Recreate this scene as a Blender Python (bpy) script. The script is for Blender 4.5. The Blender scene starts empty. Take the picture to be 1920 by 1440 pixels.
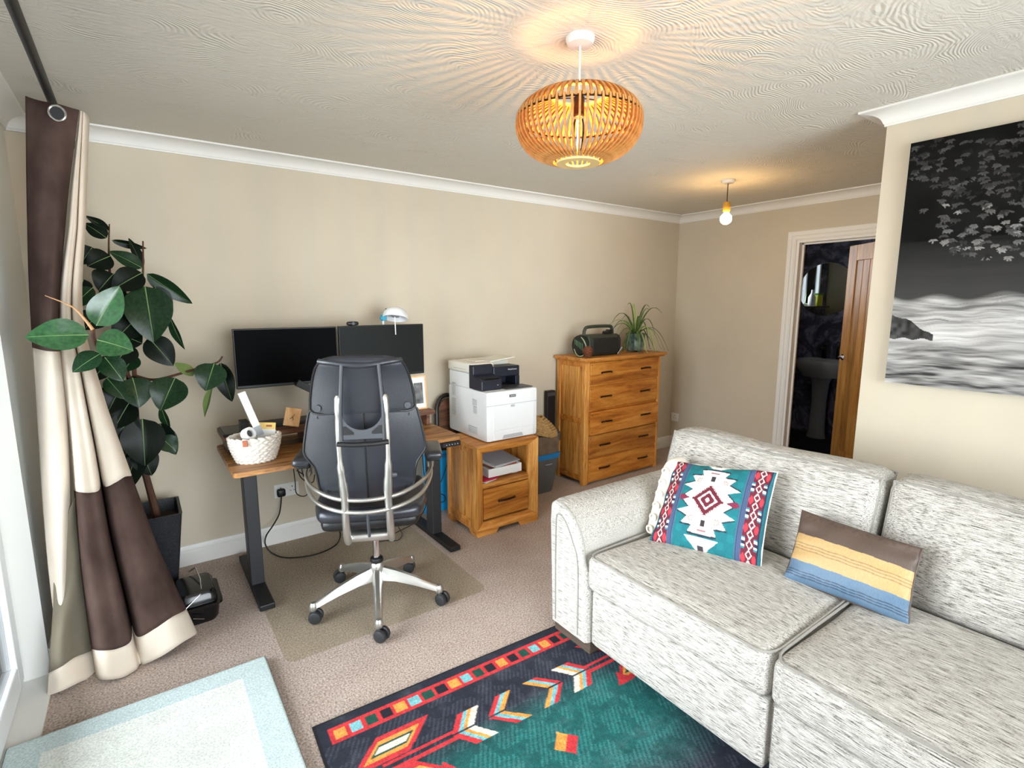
import bpy, bmesh, math, random
import numpy as np
from mathutils import Vector, Matrix

# ------------------------------------------------------------------ camera
FPX, YAW, PITCH, ROLL, EYE = 977.737, 0.621459, -0.154303, -0.00034, 1.497647
SC = bpy.context.scene
COL = SC.collection
_f = Vector((math.sin(YAW)*math.cos(PITCH), math.cos(YAW)*math.cos(PITCH), math.sin(PITCH)))
_r0 = Vector((math.cos(YAW), -math.sin(YAW), 0)); _u0 = _r0.cross(_f)
_r = math.cos(ROLL)*_r0 + math.sin(ROLL)*_u0
_u = -math.sin(ROLL)*_r0 + math.cos(ROLL)*_u0
cam_d = bpy.data.cameras.new('camera'); cam = bpy.data.objects.new('camera', cam_d); COL.objects.link(cam)
cam_d.sensor_width = 36.0; cam_d.lens = FPX/1920*36.0; cam_d.clip_start = 0.02
cam.matrix_world = Matrix(((_r.x, _u.x, -_f.x, 0), (_r.y, _u.y, -_f.y, 0), (_r.z, _u.z, -_f.z, EYE), (0, 0, 0, 1)))
SC.camera = cam

def ray(px, py): return _f + _r*((px-960)/FPX) - _u*((py-720)/FPX)
def P3(px, py, Y=None, X=None, Z=None):
    """a point measured on the photograph, set at its own real distance (plane Y, X or Z in metres)"""
    d = ray(px, py)
    if Y is not None: t = Y/d.y
    elif X is not None: t = X/d.x
    else: t = (Z-EYE)/d.z
    return Vector((0, 0, EYE)) + d*t

# ------------------------------------------------------------------ sky, daylight, exposure
wd = bpy.data.worlds.new('overcast_sky'); SC.world = wd; wd.use_nodes = True
bg = wd.node_tree.nodes['Background']
bg.inputs[0].default_value = (0.86, 0.935, 1.0, 1); bg.inputs[1].default_value = 7.0
def portal(name, loc, rot, sx, sy):
    l = bpy.data.lights.new(name, 'AREA'); l.shape = 'RECTANGLE'; l.size = sx; l.size_y = sy; l.cycles.is_portal = True
    o = bpy.data.objects.new(name, l); COL.objects.link(o); o.location = loc; o.rotation_euler = rot
    return o
portal('daylight_portal_patio', (-0.58, 1.61, 1.06), (0, -math.pi/2, 0), 2.1, 2.1)
portal('added_window_portal', (1.2, -2.03, 1.2), (math.pi/2, 0, 0), 3.1, 2.14)  # portal for the window added behind the camera
SC.view_settings.view_transform = 'Standard'; SC.view_settings.look = 'None'
SC.view_settings.exposure = 1.08; SC.view_settings.gamma = 1.0; SC.view_settings.use_curve_mapping = False
SC.cycles.max_bounces = 6; SC.cycles.diffuse_bounces = 3; SC.cycles.glossy_bounces = 3
SC.cycles.transparent_max_bounces = 12; SC.cycles.transmission_bounces = 4
SC.cycles.sample_clamp_indirect = 6.0; SC.cycles.use_denoising = True; SC.cycles.adaptive_threshold = .1
SC.cycles.caustics_reflective = False; SC.cycles.caustics_refractive = False

# ------------------------------------------------------------------ materials
def lin(c):
    r = []
    for v in c:
        v /= 255.0
        r.append(v/12.92 if v <= .04045 else ((v+.055)/1.055)**2.4)
    return (*r, 1)
MATS = {}
def newmat(name):
    m = bpy.data.materials.new(name); m.use_nodes = True; MATS[name] = m
    nt = m.node_tree; b = nt.nodes['Principled BSDF']
    return m, nt, b
def N(nt, t, **kw):
    n = nt.nodes.new(t)
    for k, v in kw.items():
        if k in n.inputs: n.inputs[k].default_value = v
        else: setattr(n, k, v)
    return n
def coords(nt, scale=(1, 1, 1), rot=(0, 0, 0)):
    tc = N(nt, 'ShaderNodeTexCoord'); mp = N(nt, 'ShaderNodeMapping'); mp.inputs['Scale'].default_value = scale
    mp.inputs['Rotation'].default_value = rot
    nt.links.new(tc.outputs['Object'], mp.inputs['Vector']); return mp.outputs['Vector']
def ramp(nt, fac, stops):
    r = N(nt, 'ShaderNodeValToRGB'); e = r.color_ramp.elements
    while len(e) < len(stops): e.new(.5)
    for i, (p, c) in enumerate(stops): e[i].position = p; e[i].color = lin(c)
    nt.links.new(fac, r.inputs[0]); return r.outputs[0]
def bump(nt, b, h, strength=.3, dist=.01):
    bp = N(nt, 'ShaderNodeBump'); bp.inputs['Strength'].default_value = strength; bp.inputs['Distance'].default_value = dist
    nt.links.new(h, bp.inputs['Height']); nt.links.new(bp.outputs[0], b.inputs['Normal']); return bp
def M(name, col, rough=.5, metal=0., var=None, bmp=None, col2=None, spec=None, coat=0, sheen=0):
    """plain procedural material: colour with noise variation towards col2, optional noise bump"""
    m, nt, b = newmat(name)
    b.inputs['Base Color'].default_value = lin(col); b.inputs['Roughness'].default_value = rough; b.inputs['Metallic'].default_value = metal
    if spec is not None: b.inputs['Specular IOR Level'].default_value = spec
    if coat: b.inputs['Coat Weight'].default_value = coat
    if sheen: b.inputs['Sheen Weight'].default_value = sheen
    if var or col2:
        sc, st = var if var else (30, (1, 1, 1))
        n = N(nt, 'ShaderNodeTexNoise', Scale=sc, Detail=4.0); nt.links.new(coords(nt, st), n.inputs['Vector'])
        c2 = col2 if col2 else tuple(v*.8 for v in col)
        nt.links.new(ramp(nt, n.outputs[0], [(.32, c2), (.66, col)]), b.inputs['Base Color'])
    if bmp:
        sc, st, s = bmp
        n = N(nt, 'ShaderNodeTexNoise', Scale=sc, Detail=3.0); nt.links.new(coords(nt, st), n.inputs['Vector']); bump(nt, b, n.outputs[0], s, .004)
    return m
def wood(name, a, bcol, c, grain=(1, 12, 12), scale=3, rough=.45):
    m, nt, b = newmat(name); b.inputs['Roughness'].default_value = rough
    v0 = coords(nt, grain); oi = N(nt, 'ShaderNodeObjectInfo')
    off = N(nt, 'ShaderNodeVectorMath', operation='MULTIPLY_ADD'); off.inputs[1].default_value = (37, 23, 31)
    nt.links.new(oi.outputs['Random'], off.inputs[0]); nt.links.new(v0, off.inputs[2]); v = off.outputs[0]
    n = N(nt, 'ShaderNodeTexNoise', Scale=scale, Detail=6.0, Roughness=.6, Distortion=.8); nt.links.new(v, n.inputs['Vector'])
    n2 = N(nt, 'ShaderNodeTexNoise', Scale=scale*9, Detail=3.0); nt.links.new(v, n2.inputs['Vector'])
    mx = N(nt, 'ShaderNodeMath', operation='MULTIPLY_ADD'); mx.inputs[1].default_value = .25; nt.links.new(n2.outputs[0], mx.inputs[0]); nt.links.new(n.outputs[0], mx.inputs[2])
    rc = ramp(nt, mx.outputs[0], [(.42, a), (.60, bcol), (.76, c)])
    mr = N(nt, 'ShaderNodeMapRange'); mr.inputs[3].default_value = .84; mr.inputs[4].default_value = 1.14; nt.links.new(oi.outputs['Random'], mr.inputs[0])
    sc_ = N(nt, 'ShaderNodeVectorMath', operation='SCALE'); nt.links.new(rc, sc_.inputs[0]); nt.links.new(mr.outputs[0], sc_.inputs['Scale'])
    nt.links.new(sc_.outputs[0], b.inputs['Base Color'])
    bump(nt, b, mx.outputs[0], .08, .003); return m
def vcol(name, rough=.9, fine=None, bmp=None):
    m, nt, b = newmat(name); b.inputs['Roughness'].default_value = rough
    a = N(nt, 'ShaderNodeVertexColor'); a.layer_name = 'print'
    out = a.outputs[0]
    if fine:
        sc, st, lo = fine
        n = N(nt, 'ShaderNodeTexNoise', Scale=sc, Detail=3.0); nt.links.new(coords(nt, st), n.inputs['Vector'])
        mr = N(nt, 'ShaderNodeMapRange'); mr.inputs[1].default_value = .3; mr.inputs[2].default_value = .7; mr.inputs[3].default_value = lo; mr.inputs[4].default_value = 2-lo
        nt.links.new(n.outputs[0], mr.inputs[0])
        mx = N(nt, 'ShaderNodeVectorMath', operation='SCALE'); nt.links.new(out, mx.inputs[0]); nt.links.new(mr.outputs[0], mx.inputs['Scale']); out = mx.outputs[0]
        bump(nt, b, n.outputs[0], .25, .003)
    nt.links.new(out, b.inputs['Base Color']); return m
def emit(name, col, strength):
    m, nt, b = newmat(name); b.inputs['Base Color'].default_value = lin(col)
    b.inputs['Emission Color'].default_value = lin(col); b.inputs['Emission Strength'].default_value = strength; return m

def mat_carpet():
    m, nt, b = newmat('carpet'); b.inputs['Roughness'].default_value = 1; b.inputs['Specular IOR Level'].default_value = .1
    n = N(nt, 'ShaderNodeTexNoise', Scale=130.0, Detail=3.0, Roughness=.7); nt.links.new(coords(nt), n.inputs['Vector'])
    n2 = N(nt, 'ShaderNodeTexNoise', Scale=5.0, Detail=3.0); nt.links.new(coords(nt), n2.inputs['Vector'])
    a = N(nt, 'ShaderNodeMath', operation='MULTIPLY_ADD'); a.inputs[1].default_value = .12
    nt.links.new(n2.outputs[0], a.inputs[0]); nt.links.new(n.outputs[0], a.inputs[2])
    nt.links.new(ramp(nt, a.outputs[0], [(.36, (128, 110, 98)), (.55, (186, 168, 156)), (.72, (220, 206, 196))]), b.inputs['Base Color'])
    bump(nt, b, n.outputs[0], .7, .006)
def mat_ceiling():
    m, nt, b = newmat('swirled_plaster'); b.inputs['Roughness'].default_value = .85
    b.inputs['Base Color'].default_value = lin((217, 212, 200))
    v = coords(nt)
    dn = N(nt, 'ShaderNodeTexNoise', Scale=3.0, Detail=2.0); nt.links.new(v, dn.inputs['Vector'])
    sub = N(nt, 'ShaderNodeVectorMath', operation='MULTIPLY_ADD'); sub.inputs[1].default_value = (.22, .22, 0)
    nt.links.new(dn.outputs['Color'], sub.inputs[0]); nt.links.new(v, sub.inputs[2])
    vo = N(nt, 'ShaderNodeTexVoronoi', Scale=2.4); nt.links.new(sub.outputs[0], vo.inputs['Vector'])
    df = N(nt, 'ShaderNodeVectorMath', operation='SUBTRACT'); nt.links.new(sub.outputs[0], df.inputs[0]); nt.links.new(vo.outputs['Position'], df.inputs[1])
    ml = N(nt, 'ShaderNodeVectorMath', operation='MULTIPLY'); ml.inputs[1].default_value = (.75, 1.3, 0); nt.links.new(df.outputs[0], ml.inputs[0])
    ln = N(nt, 'ShaderNodeVectorMath', operation='LENGTH'); nt.links.new(ml.outputs[0], ln.inputs[0])
    s = N(nt, 'ShaderNodeMath', operation='MULTIPLY'); s.inputs[1].default_value = 420; nt.links.new(ln.outputs['Value'], s.inputs[0])
    sn = N(nt, 'ShaderNodeMath', operation='SINE'); nt.links.new(s.outputs[0], sn.inputs[0])
    am = N(nt, 'ShaderNodeTexNoise', Scale=5.0, Detail=2.0); nt.links.new(v, am.inputs['Vector'])
    mr = N(nt, 'ShaderNodeMapRange'); mr.inputs[1].default_value = .42; mr.inputs[2].default_value = .65; nt.links.new(am.outputs[0], mr.inputs[0])
    mu = N(nt, 'ShaderNodeMath', operation='MULTIPLY'); nt.links.new(sn.outputs[0], mu.inputs[0]); nt.links.new(mr.outputs[0], mu.inputs[1])
    st = N(nt, 'ShaderNodeTexNoise', Scale=9.0, Detail=5.0, Roughness=.65, Distortion=1.2); nt.links.new(coords(nt, (1, 4, 1), (0, 0, .5)), st.inputs['Vector'])
    ad = N(nt, 'ShaderNodeMath', operation='MULTIPLY_ADD'); ad.inputs[1].default_value = 4.0; nt.links.new(st.outputs[0], ad.inputs[0]); nt.links.new(mu.outputs[0], ad.inputs[2])
    bump(nt, b, ad.outputs[0], .30, .005)
def mat_sofa():
    m, nt, b = newmat('sofa_weave'); b.inputs['Roughness'].default_value = .95; b.inputs['Specular IOR Level'].default_value = .15
    n = N(nt, 'ShaderNodeTexNoise', Scale=1.0, Detail=3.0, Roughness=.6); nt.links.new(coords(nt, (400, 24, 400)), n.inputs['Vector'])
    n2 = N(nt, 'ShaderNodeTexNoise', Scale=1.0, Detail=2.0); nt.links.new(coords(nt, (700, 240, 700)), n2.inputs['Vector'])
    a = N(nt, 'ShaderNodeMath', operation='MULTIPLY_ADD'); a.inputs[1].default_value = .35; nt.links.new(n2.outputs[0], a.inputs[0]); nt.links.new(n.outputs[0], a.inputs[2])
    nt.links.new(ramp(nt, a.outputs[0], [(.50, (84, 80, 75)), (.58, (153, 148, 140)), (.68, (189, 184, 175)), (.82, (218, 215, 208))]), b.inputs['Base Color'])
    bump(nt, b, a.outputs[0], .5, .004)
def mat_glass():
    m = bpy.data.materials.new('window_glass'); m.use_nodes = True; MATS['glass'] = m; nt = m.node_tree
    nt.nodes.remove(nt.nodes['Principled BSDF']); o = nt.nodes['Material Output']
    t = N(nt, 'ShaderNodeBsdfTransparent'); g = N(nt, 'ShaderNodeBsdfGlossy'); g.inputs['Roughness'].default_value = .02
    fr = N(nt, 'ShaderNodeFresnel'); mx = N(nt, 'ShaderNodeMixShader')
    nt.links.new(fr.outputs[0], mx.inputs[0]); nt.links.new(t.outputs[0], mx.inputs[1]); nt.links.new(g.outputs[0], mx.inputs[2]); nt.links.new(mx.outputs[0], o.inputs[0])
def mat_chairmat():
    m = bpy.data.materials.new('clear_vinyl'); m.use_nodes = True; MATS['clear_vinyl'] = m; nt = m.node_tree
    b = nt.nodes['Principled BSDF']; o = nt.nodes['Material Output']
    b.inputs['Base Color'].default_value = lin((186, 178, 158)); b.inputs['Roughness'].default_value = .3
    t = N(nt, 'ShaderNodeBsdfTransparent'); t.inputs[0].default_value = lin((252, 251, 247)); mx = N(nt, 'ShaderNodeMixShader'); mx.inputs[0].default_value = .15
    nt.links.new(t.outputs[0], mx.inputs[1]); nt.links.new(b.outputs[0], mx.inputs[2]); nt.links.new(mx.outputs[0], o.inputs[0])
def mat_marble():
    m, nt, b = newmat('dark_marble'); b.inputs['Roughness'].default_value = .35
    n = N(nt, 'ShaderNodeTexNoise', Scale=4.0, Detail=8.0, Roughness=.7, Distortion=1.5); nt.links.new(coords(nt), n.inputs['Vector'])
    nt.links.new(ramp(nt, n.outputs[0], [(.38, (40, 42, 56)), (.50, (74, 76, 100)), (.60, (134, 136, 160)), (.74, (72, 74, 96))]), b.inputs['Base Color'])
mat_carpet(); mat_ceiling(); mat_sofa(); mat_glass(); mat_chairmat(); mat_marble()
M('wall_paint', (205, 194, 173), .8, var=(2.5, (1, 1, 1)), col2=(200, 189, 168), bmp=(60, (1, 1, 1), .06))
M('white_paint', (232, 230, 224), .45); M('lit_wall_paint', (234, 233, 226), .8)  # second one: wall colour lightened to stand in for light on the left wall
M('upvc', (238, 241, 242), .3)
M('patio_stone', (170, 166, 158), .9, var=(3, (1, 1, 1)))
wood('oak', (148, 84, 26), (200, 130, 54), (222, 158, 82), (1.2, 14, 14), 2.2)
wood('oak_upright', (152, 88, 28), (206, 138, 60), (228, 170, 92), (14, 14, 1.2), 2.2)
wood('oak_drawer', (140, 74, 16), (190, 116, 38), (212, 144, 62), (1.0, 14, 9), 2.0)
wood('oak_door', (132, 86, 36), (164, 112, 52), (184, 132, 68), (14, 14, 1.0), 2.0)
wood('rustic', (62, 38, 18), (128, 84, 42), (178, 126, 70), (1.0, 9, 9), 3.2, .5)
wood('walnut', (46, 28, 18), (92, 58, 38), (120, 80, 56), (1.0, 9, 9), 3.0, .5)
wood('light_wood', (196, 146, 92), (214, 168, 116), (226, 186, 138), (10, 10, 1), 2.5)
M('black_metal', (26, 26, 28), .5, .2)
M('graphite_metal', (40, 41, 44), .5, .1)
M('black_plastic', (16, 16, 17), .42)
M('gloss_black', (12, 12, 14), .16)
M('black_rubber', (22, 22, 23), .7)
M('wheel_plastic', (38, 39, 42), .45)
M('cable', (14, 14, 15), .5)
M('screen_dark', (4, 4, 5), .4, spec=.02)
M('screen_haze', (30, 33, 32), .4, spec=.12)  # grey stands in for the hazy reflection on the right screen
M('leather', (40, 42, 48), .30, spec=.6, bmp=(260, (1, 1, 1), .12))
M('silver', (196, 194, 188), .3, .9)
M('chrome', (226, 226, 228), .14, 1.0)
M('dark_grey_plastic', (62, 64, 68), .45)
M('bronze', (62, 42, 30), .34, .8)
M('curtain_brown', (88, 71, 65), 1.0, var=(9, (1, 1, .6)), col2=(64, 50, 46), spec=.05, bmp=(420, (1, 1, 1), .2))
M('curtain_cream', (228, 216, 200), 1.0, var=(9, (1, 1, .4)), col2=(214, 200, 182), spec=.05, bmp=(420, (1, 1, 1), .2))
M('curtain_lining', (126, 118, 100), .95, var=(6, (1, 1, .5)), col2=(110, 102, 86))
M('leaf_dark', (12, 24, 13), .38, var=(14, (1, 1, 1)), col2=(6, 12, 7), spec=.16)
M('leaf_green', (28, 56, 30), .30, var=(14, (1, 1, 1)), col2=(15, 34, 19), spec=.25)
M('leaf_bright', (46, 90, 48), .26, var=(10, (1, 1, 1)), col2=(26, 64, 34), spec=.7)
M('leaf_rib', (120, 148, 92), .5)
M('leaf_pale', (104, 124, 66), .5)
M('bark', (84, 52, 34), .85, var=(40, (1, 1, .3)), bmp=(90, (1, 1, .3), .4))
M('sheath', (186, 140, 96), .6)
M('soil', (42, 32, 26), 1, bmp=(120, (1, 1, 1), .8))
M('pot_black', (20, 20, 22), .5, var=(160, (1, 1, 1)), col2=(44, 46, 52), bmp=(150, (1, 1, 1), .3))
M('printer_white', (228, 229, 228), .42)
M('printer_cream', (226, 220, 206), .5)
M('printer_grey', (176, 178, 178), .5)
M('printer_navy', (22, 26, 40), .4)
M('printer_badge', (74, 74, 76), .4)
M('badge_text', (206, 206, 206), .5)
M('rope_white', (232, 224, 212), .95, bmp=(200, (1, 1, 1), .5))
M('leather_tag', (164, 92, 60), .6)
M('paper_white', (238, 238, 236), .8)
M('paper_grey', (176, 178, 184), .8)
M('card_yellow', (238, 206, 120), .7)
M('paper_pink', (206, 40, 76), .7)
M('paper_orange', (210, 120, 90), .7)
M('cyan_plastic', (24, 158, 222), .45)
M('blue_clamp', (40, 150, 178), .45)
M('bin_grey', (104, 104, 104), .5)
M('bin_dark', (96, 98, 98), .5)
M('liner_blue', (24, 128, 196), .4)
M('bag_taupe', (124, 104, 84), .85, var=(20, (1, 1, 1)))
M('straw', (204, 170, 114), .9, var=(60, (1, 1, 3)), col2=(146, 108, 60), bmp=(130, (1, 1, 3), .6))
M('socket_white', (236, 236, 232), .35)
M('radio_green', (48, 54, 44), .5)
M('radio_grille', (18, 20, 18), .6)
M('radio_stripe', (84, 120, 76), .5)
M('cable_green', (150, 168, 130), .5)
M('pinecone', (126, 70, 38), .65, var=(40, (1, 1, 1)), col2=(88, 44, 24))
M('spider_leaf', (88, 112, 54), .5, var=(30, (1, 1, 1)), col2=(56, 80, 36))
M('spider_pale', (150, 176, 86), .5)
M('glazed_pot', (110, 128, 114), .2, var=(34, (1, 1, .6)), col2=(44, 58, 50), coat=.5)
M('bamboo', (196, 142, 76), .55, var=(60, (1, 1, 1)), col2=(168, 108, 48))
M('bamboo_ring', (222, 190, 128), .55)
M('amber_holder', (196, 140, 40), .45)
M('rose_white', (226, 222, 214), .5)
M('mirror_glass', (235, 238, 240), .02, 1.0)
M('ceramic', (168, 172, 178), .15)
M('bath_black', (14, 14, 15), .3)
M('bath_floor', (26, 26, 30), .5)
M('blind_white', (226, 230, 232), .8)
M('pack_yellow', (196, 200, 60), .6)
M('pack_green', (70, 130, 60), .6)
M('sofa_wood', (92, 78, 66), .6, var=(12, (6, 1, 6)))
M('piping', (150, 146, 138), .95)
M('tuft_cream', (226, 218, 204), .95, bmp=(160, (1, 1, 1), .5))
M('satin_back', (86, 70, 62), .6)
M('canvas_edge', (30, 28, 26), .8)
M('mat_card', (236, 232, 224), .8)
M('photo_grey', (120, 122, 120), .5, var=(24, (1, 1, 1)), col2=(40, 42, 42))
vcol('rug_print', .95, (320, (1, 1, 1), .55)); vcol('cushion_print', .85, (300, (1, 1, 1), .85)); vcol('canvas_print', 1.0); MATS['canvas_print'].node_tree.nodes['Principled BSDF'].inputs['Specular IOR Level'].default_value = .05; vcol('satin_print', .5, (90, (1, 6, 1), .88))
vcol('bathmat_print', 1.0, (160, (1, 1, 1), .78))
emit('bulb_glow', (255, 190, 104), 640.0); emit('globe_glow', (255, 206, 136), 50.0)
# ------------------------------------------------------------------ mesh helpers
ORG = {}
def props(o, label=None, cat=None, group=None, kind=None):
    if label: o['label'] = label
    if cat: o['category'] = cat
    if group: o['group'] = group
    if kind: o['kind'] = kind
    return o
def thing(name, label=None, cat=None, loc=(0, 0, 0), rz=0, group=None, kind=None):
    o = bpy.data.objects.new(name, None); COL.objects.link(o); o.location = loc; o.rotation_euler = (0, 0, rz); o.empty_display_size = .05
    ORG[o] = Vector(loc) if rz == 0 else Vector((0, 0, 0))
    return props(o, label, cat, group, kind)
class MB:
    def __init__(s): s.v = []; s.f = []; s.mi = []; s.cur = 0
    def mat(s, i): s.cur = i; return s
    def add(s, vs, fs):
        n = len(s.v); s.v.extend(tuple(map(float, a)) for a in vs); s.f.extend(tuple(i+n for i in f) for f in fs); s.mi.extend([s.cur]*len(fs)); return s
    def box(s, x0, x1, y0, y1, z0, z1):
        return s.add([(x0, y0, z0), (x1, y0, z0), (x1, y1, z0), (x0, y1, z0), (x0, y0, z1), (x1, y0, z1), (x1, y1, z1), (x0, y1, z1)],
                     [(0, 3, 2, 1), (4, 5, 6, 7), (0, 1, 5, 4), (1, 2, 6, 5), (2, 3, 7, 6), (3, 0, 4, 7)])
    def obox(s, c, hx, hy, hz, R=None):
        c = Vector(c); R = R or Matrix.Identity(3)
        vs = [c + R @ Vector((a*hx, b*hy, d*hz)) for d in (-1, 1) for a, b in ((-1, -1), (1, -1), (1, 1), (-1, 1))]
        return s.add(vs, [(0, 3, 2, 1), (4, 5, 6, 7), (0, 1, 5, 4), (1, 2, 6, 5), (2, 3, 7, 6), (3, 0, 4, 7)])
    def tube(s, pts, r, n=8, closed=False, flat=1.0, up=None):
        pts = [Vector(p) for p in pts]; m = len(pts); rs = r if isinstance(r, (list, tuple)) else [r]*m
        T = []
        for i in range(m):
            a = pts[(i-1) % m] if (closed or i > 0) else pts[i]; b = pts[(i+1) % m] if (closed or i < m-1) else pts[i]
            T.append((b-a).normalized())
        ref = Vector(up) if up else (Vector((0, 0, 1)) if abs(T[0].z) < .9 else Vector((1, 0, 0)))
        nrm = (ref - T[0]*ref.dot(T[0])).normalized(); vs = []
        for i in range(m):
            nrm = (nrm - T[i]*nrm.dot(T[i])).normalized(); bn = T[i].cross(nrm)
            for k in range(n):
                a = 2*math.pi*k/n; vs.append(pts[i] + (nrm*math.cos(a)*flat + bn*math.sin(a))*rs[i])
        fs = []
        for i in range(m if closed else m-1):
            j = (i+1) % m
            for k in range(n): l = (k+1) % n; fs.append((i*n+k, i*n+l, j*n+l, j*n+k))
        if not closed: fs.append(tuple(range(n-1, -1, -1))); fs.append(tuple((m-1)*n+k for k in range(n)))
        return s.add(vs, fs)
    def cyl(s, a, b, r0, r1=None, n=16): return s.tube([a, b], [r0, r0 if r1 is None else r1], n)
    def lathe(s, prof, c=(0, 0, 0), n=24, sx=1, sy=1, R=None, caps=True):
        c = Vector(c); R = R or Matrix.Identity(3); vs = []
        for r, z in prof:
            for k in range(n): a = 2*math.pi*k/n; vs.append(c + R @ Vector((r*sx*math.cos(a), r*sy*math.sin(a), z)))
        fs = [(i*n+k, i*n+(k+1) % n, (i+1)*n+(k+1) % n, (i+1)*n+k) for i in range(len(prof)-1) for k in range(n)]
        if caps and prof[0][0] > 1e-6: fs.append(tuple(range(n-1, -1, -1)))
        if caps and prof[-1][0] > 1e-6: fs.append(tuple((len(prof)-1)*n+k for k in range(n)))
        return s.add(vs, fs)
    def prism(s, poly, axis, lo, hi):
        """polygon in the two other axes (ordered x,y,z without axis), extruded along axis"""
        n = len(poly); vs = []
        for t in (lo, hi):
            for a, b in poly: vs.append({'x': (t, a, b), 'y': (a, t, b), 'z': (a, b, t)}[axis])
        return s.add(vs, [tuple(range(n)), tuple(range(2*n-1, n-1, -1))] + [(i, i+n, (i+1) % n+n, (i+1) % n) for i in range(n)])
    def grid(s, fn, nu, nv, flip=False):
        vs = [fn(i/nu, j/nv) for j in range(nv+1) for i in range(nu+1)]; w = nu+1
        fs = [(j*w+i, j*w+i+1, (j+1)*w+i+1, (j+1)*w+i) for j in range(nv) for i in range(nu)]
        return s.add(vs, fs)
    def soft(s, c, h, r=.03, n=10, bulge=(0, 0, 0), fn=None):
        """rounded, puffed box"""
        c = Vector(c); h = Vector(h); bm = {}; vs = []; fs = []
        def vert(p):
            k = tuple(round(a, 5) for a in p)
            if k in bm: return bm[k]
            q = [p[i]*h[i] for i in range(3)]; cl = [max(-(h[i]-r), min(h[i]-r, q[i])) for i in range(3)]
            d = Vector([q[i]-cl[i] for i in range(3)])
            if d.length > 1e-9: d = d.normalized()*r
            o = Vector(cl) + d
            for i in range(3):
                j, l = (i+1) % 3, (i+2) % 3
                o[i] += bulge[i]*(1-p[j]**2)*(1-p[l]**2)*p[i]
            o += c
            if fn: o = Vector(fn(o))
            vs.append(o); bm[k] = len(vs)-1; return bm[k]
        t = [math.sin(math.pi/2*(-1+2*i/n)) for i in range(n+1)]
        for ax in range(3):
            for sg in (-1, 1):
                for i in range(n):
                    for j in range(n):
                        q = []
                        for a, b in ((i, j), (i+1, j), (i+1, j+1), (i, j+1)):
                            p = [0, 0, 0]; p[ax] = sg; p[(ax+1) % 3] = t[a]; p[(ax+2) % 3] = t[b]; q.append(vert(p))
                        fs.append(tuple(q if sg > 0 else q[::-1]))
        return s.add(vs, fs)
    def mesh(s, name, mats, off=Vector((0, 0, 0)), smooth=False, colors=None, recalc=True):
        me = bpy.data.meshes.new(name)
        me.from_pydata([(a[0]-off.x, a[1]-off.y, a[2]-off.z) for a in s.v], [], s.f)
        for m in (mats if isinstance(mats, (list, tuple)) else [mats]): me.materials.append(MATS[m] if isinstance(m, str) else m)
        if len(me.materials) > 1: me.polygons.foreach_set('material_index', s.mi)
        if colors is not None:
            at = me.color_attributes.new('print', 'FLOAT_COLOR', 'POINT'); at.data.foreach_set('color', np.asarray(colors, np.float32).ravel())
        if recalc:
            bm = bmesh.new(); bm.from_mesh(me); bmesh.ops.recalc_face_normals(bm, faces=bm.faces); bm.to_mesh(me); bm.free()
        if smooth:
            me.polygons.foreach_set('use_smooth', [True]*len(me.polygons))
            try: me.set_sharp_from_angle(angle=math.radians(38 if smooth is True else smooth))
            except Exception: pass
        me.update(); return me
    def build(s, name, mats, parent=None, smooth=False, bevel=0, solid=0, label=None, colors=None, recalc=True, seg=2):
        off = ORG.get(parent, Vector((0, 0, 0))) if parent else Vector((0, 0, 0))
        o = bpy.data.objects.new(name, s.mesh(name, mats, off, smooth, colors, recalc)); COL.objects.link(o)
        if parent: o.parent = parent
        ORG[o] = off
        if solid: md = o.modifiers.new('thickness', 'SOLIDIFY'); md.thickness = solid; md.offset = 0
        if bevel:
            md = o.modifiers.new('bevel', 'BEVEL'); md.width = bevel; md.segments = seg; md.limit_method = 'ANGLE'; md.angle_limit = math.radians(50)
        if label: o['label'] = label
        return o
def top(name, mb, mats, label, cat, loc=(0, 0, 0), group=None, **kw):
    """a thing made of one mesh, origin at loc"""
    o = bpy.data.objects.new(name, mb.mesh(name, mats, Vector(loc), kw.get('smooth', False), kw.get('colors'), kw.get('recalc', True))); COL.objects.link(o); o.location = loc
    ORG[o] = Vector(loc)
    if kw.get('solid'): md = o.modifiers.new('thickness', 'SOLIDIFY'); md.thickness = kw['solid']; md.offset = kw.get('soff', 0)
    if kw.get('bevel'):
        md = o.modifiers.new('bevel', 'BEVEL'); md.width = kw['bevel']; md.segments = 2; md.limit_method = 'ANGLE'; md.angle_limit = math.radians(50)
    return props(o, label, cat, group)
def struct(name, mb, mats, parent=None, **kw):
    o = mb.build(name, mats, parent, **kw)
    if not parent: o['kind'] = 'structure'
    return o
def smoothpts(pts, k=6, closed=False):
    """Catmull-Rom through control points"""
    pts = [Vector(p) for p in pts]; out = []; n = len(pts)
    for i in range(n if closed else n-1):
        g = (lambda a: pts[a % n]) if closed else (lambda a: pts[max(0, min(n-1, a))])
        p0, p1, p2, p3 = g(i-1), g(i), g(i+1), g(i+2)
        for j in range(k):
            t = j/k; out.append(.5*((2*p1) + (p2-p0)*t + (2*p0-5*p1+4*p2-p3)*t*t + (3*p1-p0-3*p2+p3)*t**3))
    if not closed: out.append(pts[-1])
    return out
def rotz(a): return Matrix.Rotation(a, 3, 'Z')
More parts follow.
